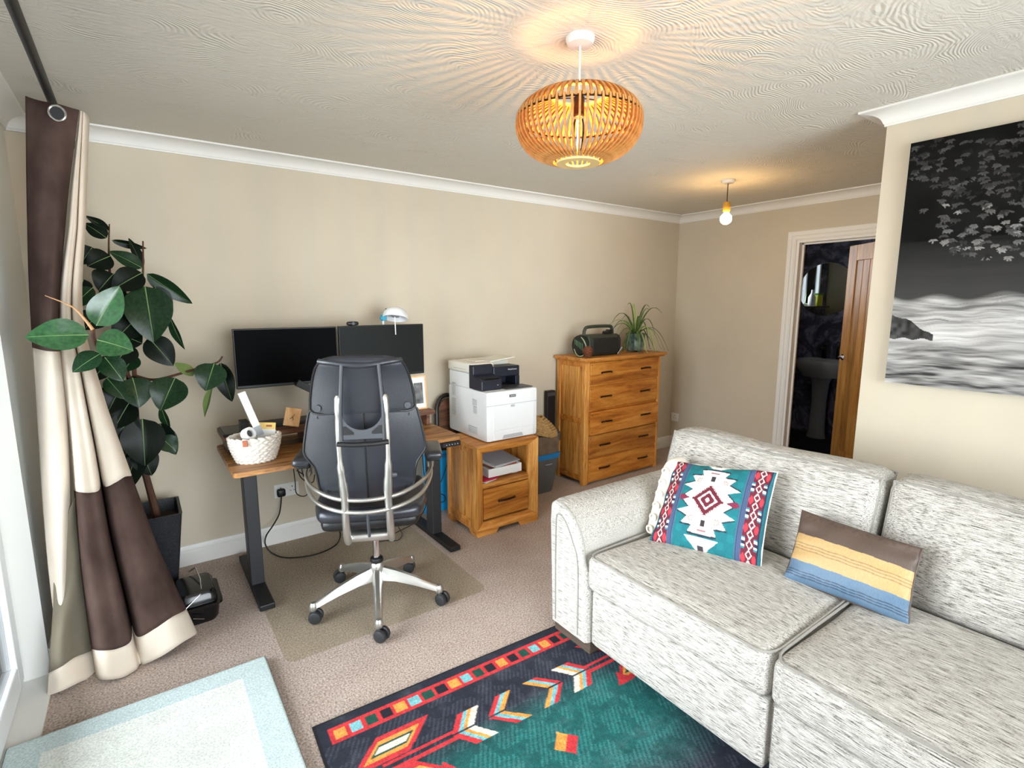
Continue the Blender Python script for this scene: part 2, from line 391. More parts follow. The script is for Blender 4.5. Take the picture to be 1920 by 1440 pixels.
def letters(txt, size, name, mat, parent, loc, rot, depth=.0006):
    cu = bpy.data.curves.new(name, 'FONT'); cu.body = txt; cu.size = size; cu.extrude = depth; cu.align_x = 'CENTER'; cu.align_y = 'CENTER'
    t = bpy.data.objects.new(name, cu); COL.objects.link(t)
    dg = bpy.context.evaluated_depsgraph_get(); me = bpy.data.meshes.new_from_object(t.evaluated_get(dg))
    bpy.data.objects.remove(t); me.name = name
    o = bpy.data.objects.new(name, me); COL.objects.link(o); me.materials.clear(); me.materials.append(MATS[mat])
    o.parent = parent; o.location = Vector(loc)-ORG[parent]; o.rotation_euler = rot; ORG[o] = ORG[parent]
    return o
random.seed(7)
# ------------------------------------------------------------------ the room
H = 2.34; XL = -.41; XF = 4.476; YB = 3.391; XP = 2.804; YE = 1.0386; YN = -1.9
DY0, DY1, DZ = 1.44, 2.205, 1.985          # door opening in the far wall
PY0, PY1, PZ = .56, 2.655, 2.10          # patio door opening in the left wall
struct('floor', MB().box(XL, XF, YN, YB, -.08, 0), 'carpet')
struct('ceiling', MB().box(XL-.15, XF+.1, YN-.15, YB+.12, H, H+.1), 'swirled_plaster')
struct('wall_back', MB().box(XL-.15, XF+.1, YB, YB+.12, -.08, H), 'wall_paint')
struct('wall_far', MB().box(XF, XF+.1, DY1, YB, -.08, H).box(XF, XF+.1, DY0, DY1, DZ, H).box(XF, XF+.1, YE-.1, DY0, -.08, H), 'wall_paint')
struct('wall_right', MB().box(XP, XP+.1, YN, YE, -.08, H), 'wall_paint')
struct('wall_return', MB().box(XP+.1, XF, YE-.1, YE, -.08, H), 'wall_paint')
struct('wall_left', MB().box(XL-.15, XL, PY1, YB, -.08, H).box(XL-.15, XL, PY0, PY1, PZ, H).box(XL-.15, XL, YN, PY0, -.08, H), 'lit_wall_paint')  # paler than the other walls, brightness put into its colour
NX0, NX1, NZ0, NZ1 = -.35, 2.75, .12, 2.26     # unseen window added behind the camera to brighten the back wall
struct('wall_near', MB().box(XL-.15, NX0, YN-.12, YN, -.08, H).box(NX1, XP+.1, YN-.12, YN, -.08, H).box(NX0, NX1, YN-.12, YN, NZ1, H).box(NX0, NX1, YN-.12, YN, -.08, NZ0), 'wall_paint')
struct('patio', MB().box(-6, XL-.15, -6, 6, -.3, -.12), 'patio_stone')
def sweep(name, prof, path, mat, zsign, z0):
    """profile (out, along z) extruded along a wall run; path gives, per end, the point as a function of the offset"""
    a, b = path; m = MB(); n = len(prof); vs = []
    for e in (a, b):
        for o, d in prof: x, y = e(o); vs.append((x, y, z0+zsign*d))
    m.add(vs, [(i, (i+1) % n, (i+1) % n+n, i+n) for i in range(n)] + [tuple(range(n-1, -1, -1)), tuple(range(n, 2*n))])
    return struct(name, m, mat, smooth=30)
CD, CO = .066, .088
cov = [(0, 0), (CO, 0), (CO, .008), (CO-.006, .010)]
for k in range(1, 9):
    a = k/9*math.pi/2; cov.append((CO-.006-(CO-.018)*math.sin(a)*.98, .010+(CD-.020)*(1-math.cos(a))))
cov += [(.011, CD-.010), (.008, CD-.008), (.008, CD), (0, CD)]
sweep('trim_1', cov, (lambda o: (XL+o, YB-o), lambda o: (XF-o, YB-o)), 'white_paint', -1, H)
sweep('trim_2', cov, (lambda o: (XF-o, YB-o), lambda o: (XF-o, YE+o)), 'white_paint', -1, H)
sweep('trim_3', cov, (lambda o: (XF-o, YE+o), lambda o: (XP-o, YE+o)), 'white_paint', -1, H)
sweep('trim_4', cov, (lambda o: (XP-o, YE+o), lambda o: (XP-o, YN)), 'white_paint', -1, H)
sweep('trim_5', cov, (lambda o: (XL+o, YB-o), lambda o: (XL+o, YN)), 'white_paint', -1, H)
bas = [(0, 0), (.018, 0), (.018, .080), (.016, .083), (.016, .088), (.013, .090), (.013, .096), (.008, .104), (.006, .115), (0, .117)]
sweep('baseboard_back', bas, (lambda o: (XL+o, YB-o), lambda o: (XF-o, YB-o)), 'white_paint', 1, 0)
sweep('baseboard_far', bas, (lambda o: (XF-o, YB-o), lambda o: (XF-o, 2.294)), 'white_paint', 1, 0)
sweep('baseboard_left', bas, (lambda o: (XL+o, YB-o), lambda o: (XL+o, PY1)), 'white_paint', 1, 0)
sweep('baseboard_right', bas, (lambda o: (XP-o, YE+o), lambda o: (XP-o, YN)), 'white_paint', 1, 0)
sweep('baseboard_return', bas, (lambda o: (XF-o, YE+o), lambda o: (XP-o, YE+o)), 'white_paint', 1, 0)

# patio door: lining, outer frame, two sashes with panes, threshold
w1 = thing('window_1', loc=(XL-.08, 1.6, 0), kind='structure')
MB().box(XL-.15, XL+.002, PY1-.012, PY1+.0, 0, PZ).box(XL-.15, XL+.002, PY0, PY0+.012, 0, PZ).box(XL-.15, XL+.002, PY0, PY1, PZ-.012, PZ).build('lining', 'white_paint', w1)
MB().box(XL-.15, XL+.012, PY0+.012, PY1-.012, -.08, .012).build('threshold', 'white_paint', w1, bevel=.003)
MB().box(XL-.15, XL-.08, PY1-.072, PY1-.012, .012, PZ-.012).box(XL-.15, XL-.08, PY0+.012, PY0+.072, .012, PZ-.012).box(XL-.15, XL-.08, PY0+.072, PY1-.072, PZ-.072, PZ-.012).box(XL-.15, XL-.08, PY0+.072, PY1-.072, .012, .06).build('frame', 'upvc', w1, bevel=.004)
ymid = (PY0+PY1)/2
for a, b, xo in ((PY0+.072, ymid+.035, -.14), (ymid-.035, PY1-.072, -.10)):
    x0, x1 = XL+xo-.006, XL+xo+.034
    sash = MB().box(x0, x1, a, a+.075, .06, PZ-.072).box(x0, x1, b-.075, b, .06, PZ-.072).box(x0, x1, a+.075, b-.075, .06, .15).box(x0, x1, a+.075, b-.075, PZ-.15, PZ-.072).build('sash', 'upvc', w1, bevel=.004)
    MB().box(x0+.016, x0+.022, a+.075, b-.075, .15, PZ-.15).build('pane', 'glass', sash)
w2 = thing('added_window', loc=(1.5, YN-.06, NZ0), kind='structure')  # added, out of view, lets extra daylight in
MB().box(NX0, NX0+.06, YN-.1, YN-.03, NZ0, NZ1).box(NX1-.06, NX1, YN-.1, YN-.03, NZ0, NZ1).box(1.17, 1.23, YN-.1, YN-.03, NZ0, NZ1).box(NX0+.06, NX1-.06, YN-.1, YN-.03, NZ1-.06, NZ1).box(NX0+.06, NX1-.06, YN-.1, YN-.03, NZ0, NZ0+.06).build('frame', 'upvc', w2, bevel=.004)
for a, b in ((NX0+.06, 1.17), (1.23, NX1-.06)): MB().box(a, b, YN-.07, YN-.064, NZ0+.06, NZ1-.06).build('pane', 'glass', w2)

# doorway, architrave, oak door standing open into the cloakroom
d1 = thing('door_1', loc=(XF, DY1, 0), kind='structure')
arch = MB()
def casing(m, o0, o1, t):   # around the opening, from inset o0 to o1, thickness t
    m.prism([(DY0-o1, 0), (DY0-o1, DZ+o1), (DY1+o1, DZ+o1), (DY1+o1, 0), (DY1+o0, 0), (DY1+o0, DZ+o0), (DY0-o0, DZ+o0), (DY0-o0, 0)], 'x', XF-t, XF)
casing(arch, .018, .092, .012); casing(arch, .055, .088, .019); casing(arch, .026, .05, .016)
arch.build('architrave', 'white_paint', d1, bevel=.003)
MB().box(XF-.002, XF+.102, DY1-.002, DY1+.028, 0, DZ).box(XF-.002, XF+.102, DY0-.028, DY0+.002, 0, DZ).box(XF-.002, XF+.102, DY0-.028, DY1+.028, DZ-.002, DZ+.028).box(XF+.052, XF+.066, DY1-.016, DY1, 0, DZ).box(XF+.052, XF+.066, DY0, DY1, DZ-.016, DZ).build('jamb', 'white_paint', d1, bevel=.002)
hx, hy = XF+.075, DY0+.004; ang = math.radians(51); dv = Vector((math.cos(ang), math.sin(ang), 0)); dn = Vector((-math.sin(ang), math.cos(ang), 0))
RD = Matrix((dv, dn, Vector((0, 0, 1)))).transposed()
def dloc(u, n, z): return Vector((hx, hy, 0)) + dv*u + dn*n + Vector((0, 0, z))
LW = .757
leaf = MB()
for u0, u1, z0, z1 in ((0, .115, .006, 1.976), (LW-.115, LW, .006, 1.976), (.115, LW-.115, 1.846, 1.976), (.115, LW-.115, .006, .216)):
    leaf.obox(dloc((u0+u1)/2, 0, (z0+z1)/2), (u1-u0)/2, .0175, (z1-z0)/2, RD)
leaf_o = leaf.build('leaf', 'oak_door', d1, bevel=.003)
nb = 6; bw = (LW-.23)/nb
for k in range(nb):
    MB().obox(dloc(.115+bw*(k+.5), 0, 1.031), bw/2-.0022, .009, .815, RD).build('board', 'oak_door', leaf_o, bevel=.003)
MB().obox(dloc(LW/2, 0, 1.031), LW/2-.115, .004, .815, RD).build('panel_core', 'bath_black', leaf_o)
for sg in (1, -1):
    hd = MB().cyl(dloc(LW-.06, sg*.0175, 1.03), dloc(LW-.06, sg*.026, 1.03), .026, n=20)
    hd.tube([dloc(LW-.06, sg*.02, 1.03), dloc(LW-.06, sg*.062, 1.03), dloc(LW-.075, sg*.068, 1.03), dloc(LW-.17, sg*.068, 1.03)], .009, 10)
    hd.build('handle', 'chrome', leaf_o, smooth=True)

# cloakroom beyond the door
BX, BY0, BY1 = 6.3, 1.2, 3.5
struct('floor_cloakroom', MB().box(XF, BX, BY0, BY1, -.08, -.001), 'bath_floor')
struct('ceiling_cloakroom', MB().box(XF+.1, BX+.1, BY0-.1, BY1+.1, H, H+.1), 'white_paint')
struct('wall_cloakroom_back', MB().box(BX, BX+.1, BY0-.1, BY1+.1, -.08, H), 'dark_marble')
struct('wall_cloakroom_side', MB().box(XF+.1, BX, BY0-.1, BY0, -.08, H), 'dark_marble')
struct('wall_cloakroom_window', MB().box(XF+.1, 4.75, BY1, BY1+.1, -.08, H).box(5.40, BX, BY1, BY1+.1, -.08, H).box(4.75, 5.40, BY1, BY1+.1, 2.2, H).box(4.75, 5.40, BY1, BY1+.1, -.08, 1.45), 'dark_marble')
w3 = thing('window_3', loc=(5.07, BY1+.05, 1.45), kind='structure')
MB().box(4.75, 4.79, BY1+.02, BY1+.09, 1.45, 2.2).box(5.36, 5.40, BY1+.02, BY1+.09, 1.45, 2.2).box(5.13, 5.16, BY1+.02, BY1+.09, 1.45, 2.2).box(4.79, 5.36, BY1+.02, BY1+.09, 2.16, 2.2).box(4.79, 5.36, BY1+.02, BY1+.09, 1.45, 1.49).build('frame', 'upvc', w3, bevel=.003)
for a, b in ((4.79, 5.13), (5.16, 5.36)): MB().box(a, b, BY1+.05, BY1+.056, 1.49, 2.16).build('pane', 'glass', w3)
MB().box(4.72, 5.5, BY1-.12, BY1+.02, 1.43, 1.45).build('sill', 'bath_black', w3, bevel=.003)
mc = Vector((BX, 2.765, 1.648)); mr_ = .293
RX = Matrix(((0, 0, -1), (0, 1, 0), (1, 0, 0)))
mi = thing('round_mirror', 'round frameless mirror on the dark marbled cloakroom wall above the basin', 'mirror', (BX, 2.765, 1.355))
MB().lathe([(mr_, .001), (mr_, .012)], mc, 64, R=RX).build('backing', 'bath_black', mi, smooth=True)
MB().lathe([(mr_-.002, .012), (mr_-.008, .0155), (0, .0158)], mc, 64, R=RX).build('glass', 'mirror_glass', mi, smooth=20)
ba = thing('pedestal_basin', 'pale ceramic pedestal basin in the dark cloakroom beyond the open door', 'basin', (6.1, 2.63, 0))
def basin(u, v):
    a = 2*math.pi*u
    r = [(.20, .70), (.27, .80), (.285, .872), (.28, .882), (.25, .878), (.19, .80), (.05, .77), (0, .768)]
    i = min(int(v*7), 6); t = v*7-i; rr = r[i][0]*(1-t)+r[i+1][0]*t; z = r[i][1]*(1-t)+r[i+1][1]*t
    return Vector((6.07+rr*.80*math.cos(a), 2.63+rr*math.sin(a), z))
MB().grid(basin, 40, 14).build('bowl', 'ceramic', ba, smooth=45)
MB().box(6.18, 6.299, 2.36, 2.90, .79, .885).build('back_ledge', 'ceramic', ba, bevel=.012)
MB().lathe([(.10, 0), (.085, .1), (.075, .4), (.09, .62), (.13, .74)], (6.12, 2.66, 0), 24, .8, 1).build('pedestal', 'ceramic', ba, smooth=True)
tp = thing('basin_tap', 'black mixer tap on the pale basin', 'tap', (6.23, 2.69, .885))
MB().box(6.205, 6.255, 2.67, 2.715, .885, 1.04).build('body', 'bath_black', tp, bevel=.006)
MB().box(6.10, 6.21, 2.675, 2.71, .985, 1.01).build('spout', 'bath_black', tp, bevel=.004)
MB().box(6.19, 6.27, 2.682, 2.703, 1.042, 1.054).build('lever', 'bath_black', tp, bevel=.003)
so = thing('soap_dispenser', 'black pump soap bottle standing beside the basin tap', 'soap bottle', (6.24, 2.545, .885))
MB().lathe([(.032, .885), (.034, .89), (.034, 1.0), (.028, 1.02), (.014, 1.03)], (6.24, 2.545, 0), 20).build('bottle', 'bath_black', so, smooth=True)
MB().cyl((6.24, 2.545, 1.03), (6.24, 2.545, 1.07), .008).box(6.18, 6.25, 2.537, 2.553, 1.066, 1.08).build('pump', 'bath_black', so, bevel=.002)
SZ = 1.45
cl = thing('cleaning_tub', 'yellow and green tub on the window sill, seen in the round mirror', 'tub', (4.98, BY1-.06, SZ))
MB().box(4.91, 5.05, BY1-.105, BY1-.02, SZ, SZ+.15).build('body', 'pack_yellow', cl, bevel=.008)
MB().box(4.905, 5.055, BY1-.11, BY1-.015, SZ+.15, SZ+.175).build('lid', 'pack_green', cl, bevel=.004)
cb = thing('spray_bottle', 'white bottle on the window sill, seen in the round mirror', 'bottle', (5.13, BY1-.06, SZ))
MB().lathe([(.045, SZ), (.046, SZ+.12), (.025, SZ+.16), (.014, SZ+.19)], (5.13, BY1-.06, 0), 18).build('body', 'paper_white', cb, smooth=True)
MB().lathe([(.016, SZ+.19), (.016, SZ+.22)], (5.13, BY1-.06, 0), 14).build('cap', 'paper_white', cb, smooth=True)
br = thing('toilet_brush_holder', 'slim white brush holder standing by the cloakroom wall behind the door', 'brush holder', (6.2, 2.33, 0))
MB().lathe([(.05, 0), (.05, .24), (.045, .25)], (6.2, 2.33, 0), 20).build('holder', 'ceramic', br, smooth=True)
MB().cyl((6.2, 2.33, .25), (6.2, 2.33, .40), .008).build('handle', 'ceramic', br, smooth=True)
# ------------------------------------------------------------------ sofa
sf = thing('sofa', 'long light grey woven fabric sofa with loose cushions and low curved arm', 'sofa', (1.95, .64, 0))
SX, SB, SY0, SY1 = 1.42, 2.48, -.43, 1.70     # front, back, near end, far end
def arm_mb(y_out, y_in):
    s = 1 if y_out > y_in else -1; w = abs(y_out-y_in)
    prof = [(y_out-s*.02, .075), (y_out-s*.012, .30), (y_out, .56), (y_out-s*.004, .625), (y_out-s*.025, .642), (y_out-s*.06, .642)]
    for k in range(1, 9):
        a = k/8*math.pi/2; prof.append((y_out-s*(.06+(w-.085)*math.sin(a)), .642-.19*(1-math.cos(a))))
    prof += [(y_in+s*.008, .40), (y_in, .075)]
    n = len(prof); m = MB(); xs = [SX-.0, SX+.012, SX+.04] + [SX+.04+(SB-.10-SX)*k/10 for k in range(1, 11)] + [SB-.02]
    vs = []
    for i, x in enumerate(xs):
        ins = .014 if i in (0, len(xs)-1) else (.004 if i == 1 else 0)
        cy = sum(p[0] for p in prof)/n; cz = .33
        for y, z in prof:
            dy = cy-y; vs.append((x, y+ins*(1 if dy > 0 else -1), z-(ins if z > .2 else 0) - (.012*max(0, (x-SX-.5)) if z > .3 else 0)))
    fs = [(i*n+k, i*n+(k+1) % n, (i+1)*n+(k+1) % n, (i+1)*n+k) for i in range(len(xs)-1) for k in range(n)]
    fs += [tuple(range(n)), tuple(len(vs)-1-k for k in range(n))]
    return m.add(vs, fs), prof
for yo, yi in ((SY1, SY1-.255), (SY0, SY0+.255)):
    m, prof = arm_mb(yo, yi); a = m.build('arm', 'sofa_weave', sf, smooth=50)
    s = 1 if yo > yi else -1
    pp = [(SX+.004, y, z) for y, z in prof[5:-1]]
    MB().tube(smoothpts(pp, 3), .0035, 6).build('piping', 'piping', a, smooth=True)
    ip = [(SX-.003, yo-s*.055, .09), (SX-.003, yo-s*.05, .40), (SX-.003, yo-s*.052, .56), (SX-.003, yo-s*.07, .592), (SX-.003, yo-s*.11, .575), (SX-.003, yo-s*.16, .50), (SX-.003, yo-s*.195, .40), (SX-.003, yo-s*.2, .09)]
    MB().tube(smoothpts(ip, 4), .0028, 6).build('panel_seam', 'piping', a, smooth=True)
for y0, y1 in ((.69, SY1-.262), (SY0+.262, .676)):
    MB().soft((SX+.045, (y0+y1)/2, .198), (.03, (y1-y0)/2-.001, .121), .014, 8, (.004, 0, 0)).build('front_rail', 'sofa_weave', sf, smooth=60)
MB().box(SX+.05, SB-.08, SY0+.26, SY1-.26, .09, .30).build('seat_base', 'sofa_weave', sf, bevel=.01)
MB().soft((SB-.09, (SY0+SY1)/2, .375), (.085, (SY1-SY0)/2-.03, .30), .04, 8).build('back_frame', 'sofa_weave', sf, smooth=60)
for y in (SY1-.13, SY0+.13):
    MB().box(SX+.03, SX+.10, y-.115, y+.115, .0085, .085).build('foot', 'sofa_wood', sf, bevel=.004)
    MB().box(SB-.14, SB-.07, y-.115, y+.115, 0, .085).build('foot', 'sofa_wood', sf, bevel=.004)
def seat_fn(o):   # sag a little in the middle, crown at the front
    return (o.x, o.y, o.z - .012*max(0, 1-abs((o.x-1.8)/.3)) )
for y0, y1 in ((.684, 1.452), (-.182, .682)):
    cy, hy_ = (y0+y1)/2, (y1-y0)/2-.001
    c = MB().soft((1.745, cy, .402), (.335, hy_, .077), .035, 14, (.012, .0, .020), seat_fn).build('seat_cushion', 'sofa_weave', sf, smooth=60)
    for z, dx in ((.474, .012), (.345, .008)):
        MB().tube(smoothpts([(2.0, y0+.006, z), (1.6, y0+.003, z), (SX+.018, y0+.016, z), (SX-.004, y0+.12, z+.003), (SX-.010, cy, z+.006), (SX-.004, y1-.12, z+.003), (SX+.018, y1-.016, z), (1.6, y1-.003, z), (2.0, y1-.006, z)], 5), .0045, 6).build('piping', 'piping', c, smooth=True)
def back_fn(lean, wob, ph):
    def f(o):
        t = (o.z-.44)/.42
        z = o.z + wob*math.sin(o.y*9+ph)*max(0, t)
        return (o.x + lean*t + .012*math.sin(o.y*7+ph)*math.sin(t*3), o.y, z)
    return f
for y0, y1, ph in ((.70, 1.655, .6), (-.20, .69, 2.2)):
    cy, hy_ = (y0+y1)/2, (y1-y0)/2-.001
    c = MB().soft((2.165, cy, .65), (.085, hy_, .205), .045, 14, (.035, 0, .014), back_fn(.12, .008, ph)).build('back_cushion', 'sofa_weave', sf, smooth=60)
    f = back_fn(.12, .008, ph)
    for dx in (-.068, .068):
        pts = [(2.165+dx, y0+.016, .50), (2.165+dx, y0+.015, .81), (2.165+dx, y0+.04, .842), (2.165+dx, cy-.2, .850), (2.165+dx, cy+.2, .850), (2.165+dx, y1-.04, .842), (2.165+dx, y1-.015, .81), (2.165+dx, y1-.016, .50)]
        MB().tube([f(Vector(q)) for q in smoothpts(pts, 5)], .005, 6).build('piping', 'piping', c, smooth=True)

# scatter cushions: four corners in space, puffed, printed cover
def pillow(name, corners, puff, nu, nv, colfn, mat, label, back_mat):
    TL, TR, BR, BL = [Vector(c) for c in corners]; base = (BL+BR)/2
    nrm = (TR-TL).cross(BL-TL).normalized()
    if nrm.x > 0: nrm = -nrm
    t = thing(name, label, 'cushion', base)
    def surf(sg):
        def f(u, v):
            eu, ev = 2*u-1, 2*v-1
            pinch = 1-.045*(1-abs(eu)**2.2)*abs(ev)**3 ; pinch2 = 1-.045*(1-abs(ev)**2.2)*abs(eu)**3
            u2, v2 = .5+eu*pinch2/2, .5+ev*pinch/2
            p = TL*(1-u2)*(1-v2)+TR*u2*(1-v2)+BR*u2*v2+BL*(1-u2)*v2
            w = max(0, (1-eu**2))**.5*max(0, (1-ev**2))**.5
            wr = .004*math.sin(eu*9+ev*4)*abs(ev)**2 + .003*math.sin(ev*13+eu*3)*abs(eu)**2
            return p + nrm*sg*(puff*w + (wr if sg > 0 else 0) + .002)
        return f
    m = MB().grid(surf(1), nu, nv)
    cols = np.ones((len(m.v), 4), np.float32); k = 0
    for j in range(nv+1):
        for i in range(nu+1): cols[k] = lin(colfn(i/nu, j/nv)); k += 1
    m.build('front_cover', mat, t, smooth=60, colors=cols)
    MB().grid(surf(-1), 16, 16).build('back_cover', back_mat, t, smooth=60)
    e = []
    g = surf(0)
    for a in range(17): e.append(g(a/16, 0))
    for a in range(1, 17): e.append(g(1, a/16))
    for a in range(1, 17): e.append(g(1-a/16, 1))
    for a in range(1, 16): e.append(g(0, 1-a/16))
    MB().tube(e, .0035, 6, closed=True).build('edge_seam', back_mat, t, smooth=True)
    return t, nrm
TEAL, WHITE, MAROON, PINK, NAVY, LILAC = (16, 108, 116), (226, 222, 210), (100, 22, 42), (178, 52, 64), (28, 34, 56), (84, 90, 124)
def inpoly(x, y, poly):
    r = False; j = len(poly)-1
    for i in range(len(poly)):
        if (poly[i][1] > y) != (poly[j][1] > y) and x < (poly[j][0]-poly[i][0])*(y-poly[i][1])/(poly[j][1]-poly[i][1])+poly[i][0]: r = not r
        j = i
    return r
STAR = []
for (x, y) in [(.0, -.37), (.13, -.36), (.10, -.285), (.21, -.275), (.16, -.20), (.265, -.15), (.16, -.10), (.23, -.03), (.17, .0)]: STAR.append((x, y))
STAR = STAR + [(x, -y) for x, y in STAR[::-1][1:]]
STARF = STAR + [(-x, y) for x, y in STAR[::-1][1:-1]]
def aztec(u, v):
    x = u-.49; y = v-.47
    ax_ = abs(u-.5)
    if ax_ > .485: return (30, 92, 104)
    if ax_ > .285:                                    # patterned side bands
        if ax_ < .335: return LILAC if int(ax_*160) % 2 else (40, 70, 96)
        if ax_ > .465: return (24, 100, 112) if ax_ > .475 else NAVY
        c = .402; d = abs(ax_-c); yy = (v*10.5) % 1.0
        q = d/.026 + abs(yy-.5)/.48
        if .74 < q < 1.08: return WHITE
        if q <= .74: return MAROON
        y3 = (v*3.5+.2) % 1.0
        e = abs(y3-.5)
        if d > .028 and e < .16: return PINK if (abs(d-.045)/.02 + e/.16) < 1.25 else MAROON
        if d > .036 and .30 < e < .44: return (44, 120, 136) if e < .36 else (226, 232, 226)
        return MAROON if e < .32 else NAVY if d > .04 else MAROON
    r = abs(x)/.155 + abs(y)/.185
    if r < 1.0:
        if r < .16: return WHITE
        if r < .46: return MAROON
        if r < .60: return WHITE
        if r < .70: return MAROON
        return MAROON if (int((x+y*.8)*70) + int((x-y*.8)*70)) % 2 or r < .9 else WHITE
    if inpoly(x, y, STARF):
        if .10 < abs(x) < .15 and .19 < abs(y) < .25: return (150, 120, 110) if int((x*90)) % 2 == int(y*90) % 2 else WHITE
        if abs(x) < .02 and .22 < abs(y) < .29: return (50, 40, 44)
        if abs(x) < .04 and abs(abs(y)-.33) < .008: return (150, 110, 110)
        return WHITE
    s = 1.06
    if inpoly(x/s, y/s, STARF): return (24, 44, 56)
    if (abs(x)-.215)**2/.0026 + (y)**2/.0017 < 1 or (abs(x)-.25)**2/.0012+y**2/.0012 < 1: return (120, 34, 66)
    for yy, sg in ((-.47, 1), (.43, -1)):              # triangles at the cut ends
        h = (y-yy)*sg
        if sg == 1 and -.01 < h < .075 and abs(x) < .13-h*1.2: return WHITE if not (abs(x) < .03 and h < .03) else (60, 50, 60)
        if sg == -1 and -.10 < h < .03 and abs(x) < .04+(h+.10)*.9: return WHITE if not (abs(x) < .025 and h < -.05) else (60, 50, 60)
    return (14, 104, 112) if (math.sin(u*40)*math.sin(v*33)) > -.3 else (18, 114, 120)
tc_, n_ = pillow('scatter_cushion', [(2.005, 1.480, .760), (2.075, 1.034, .814), (1.885, .975, .470), (1.735, 1.392, .470)], .055, 150, 150, aztec, 'cushion_print',
       'square teal cushion with white and maroon geometric print leaning in the sofa corner', 'tuft_cream')
def stripes(u, v):
    w = .004*math.sin(u*31)
    v += w
    if v < .33: return (86, 70, 60) if v > .10 else ((70, 56, 48) if int(v*110) % 2 else (98, 80, 70))
    if v < .70:
        if any(abs(v-k) < .007 for k in (.46, .50, .54)): return (152, 120, 80)
        return (190, 156, 104)
    if any(abs(v-k) < .008 for k in (.84, .875, .91)): return (54, 72, 92)
    return (90, 116, 140)
pillow('scatter_cushion', [(2.035, .908, .702), (2.030, .522, .700), (1.925, .505, .474), (1.895, .890, .474)], .045, 110, 170, stripes, 'satin_print',
       'small rectangular satin cushion striped brown, gold and blue on the sofa seat', 'satin_back')

# cream tufted cushion tucked behind the teal one against the arm
tu = thing('tufted_cushion', 'cream tufted cushion edge with loops behind the teal cushion at the sofa arm', 'cushion', (1.90, 1.44, .47))
def tuftf(o):
    t = (o.z-.47)/.30
    return (o.x+.20*t, o.y+.06*t, o.z)
MB().soft((1.83, 1.425, .62), (.06, .035, .145), .03, 10, (.01, .012, .01), tuftf).build('cover', 'tuft_cream', tu, smooth=60)
for k in range(6):
    z = .50+.045*k; c = Vector(tuftf(Vector((1.765, 1.425, z))))
    MB().tube([c + Vector((-.006, .016*math.cos(a), .016*math.sin(a))) for a in [i*math.pi/6 for i in range(12)]], .0045, 6, closed=True).build('loop', 'tuft_cream', tu, smooth=True)

# ------------------------------------------------------------------ chest of drawers
ch = thing('chest_of_drawers', 'tall honey oak chest of five drawers against the back wall', 'chest', (3.34, 3.19, 0))
CX0, CX1, CY0, CY1 = 2.88, 3.80, 3.012, 3.368
MB().box(2.852, 3.848, 2.982, 3.372, 1.038, 1.062).build('top', 'oak', ch, bevel=.004)
MB().box(2.866, 3.832, 2.996, 3.372, 1.026, 1.038).build('top_moulding', 'oak_drawer', ch, bevel=.003)
for x0, x1 in ((CX0, CX0+.05), (CX1-.05+.018, CX1)):
    for y0, y1 in ((CY0, CY0+.045), (CY1-.045, CY1)):
        MB().box(x0, x1, y0, y1, 0, 1.026).build('post', 'oak_upright', ch, bevel=.005)
for x0, x1 in ((CX0+.012, CX0+.03), (CX1-.03, CX1-.012)):
    for z0, z1 in ((.0+.03, .075), (.515, .56), (.985, 1.026)):
        MB().box(x0-.006, x1+.006, CY0+.045, CY1-.045, z0, z1).build('side_rail', 'oak_drawer', ch, bevel=.003)
    wdt = (CY1-CY0-.09)/4
    for z0, z1 in ((.075, .515), (.56, .985)):
        for k in range(4):
            MB().box(x0, x1, CY0+.045+wdt*k+.001, CY0+.045+wdt*(k+1)-.001, z0, z1).build('side_board', 'oak_upright', ch, bevel=.002)
MB().box(CX0+.03, CX1-.03, CY1-.015, CY1-.003, .03, 1.02).box(CX0+.04, CX1-.04, CY0+.03, CY1-.02, .03, .05).build('carcass', 'oak', ch)
dz = [(.842, 1.022), (.636, .826), (.428, .616), (.230, .414), (.030, .214)]
for z in (.834, .626, .421, .222, .022): MB().box(CX0+.05, CX1-.032, CY0+.006, CY0+.03, z-.008, z+.008).build('drawer_rail', 'oak_drawer', ch, bevel=.001)
def pull(m, x, y, z, w=.115):
    m.tube(smoothpts([(x-w/2, y, z-.004), (x-w/2+.01, y-.012, z), (x-.02, y-.024, z+.003), (x+.02, y-.024, z+.003), (x+w/2-.01, y-.012, z), (x+w/2, y, z-.004)], 4), .007, 8)
    m.cyl((x-w/2, y+.002, z-.004), (x-w/2, y-.004, z-.004), .009, n=12); m.cyl((x+w/2, y+.002, z-.004), (x+w/2, y-.004, z-.004), .009, n=12)
    return m
for i, (z0, z1) in enumerate(dz):
    yo = CY0-.004-(.016 if i == 2 else 0)
    d = MB().box(CX0+.053, CX1-.035, yo, CY0+.02, z0, z1).build('drawer', 'oak_drawer', ch, bevel=.004)
    for x in (3.115, 3.60): pull(MB(), x, yo, (z0+z1)/2+.005).build('handle', 'bronze', d, smooth=True)
    for x in (CX0+.066, CX1-.048):
        for z in (z0+.022, z1-.022): MB().cyl((x, yo-.0015, z), (x, yo+.003, z), .0045, n=8).build('peg', 'walnut', d)

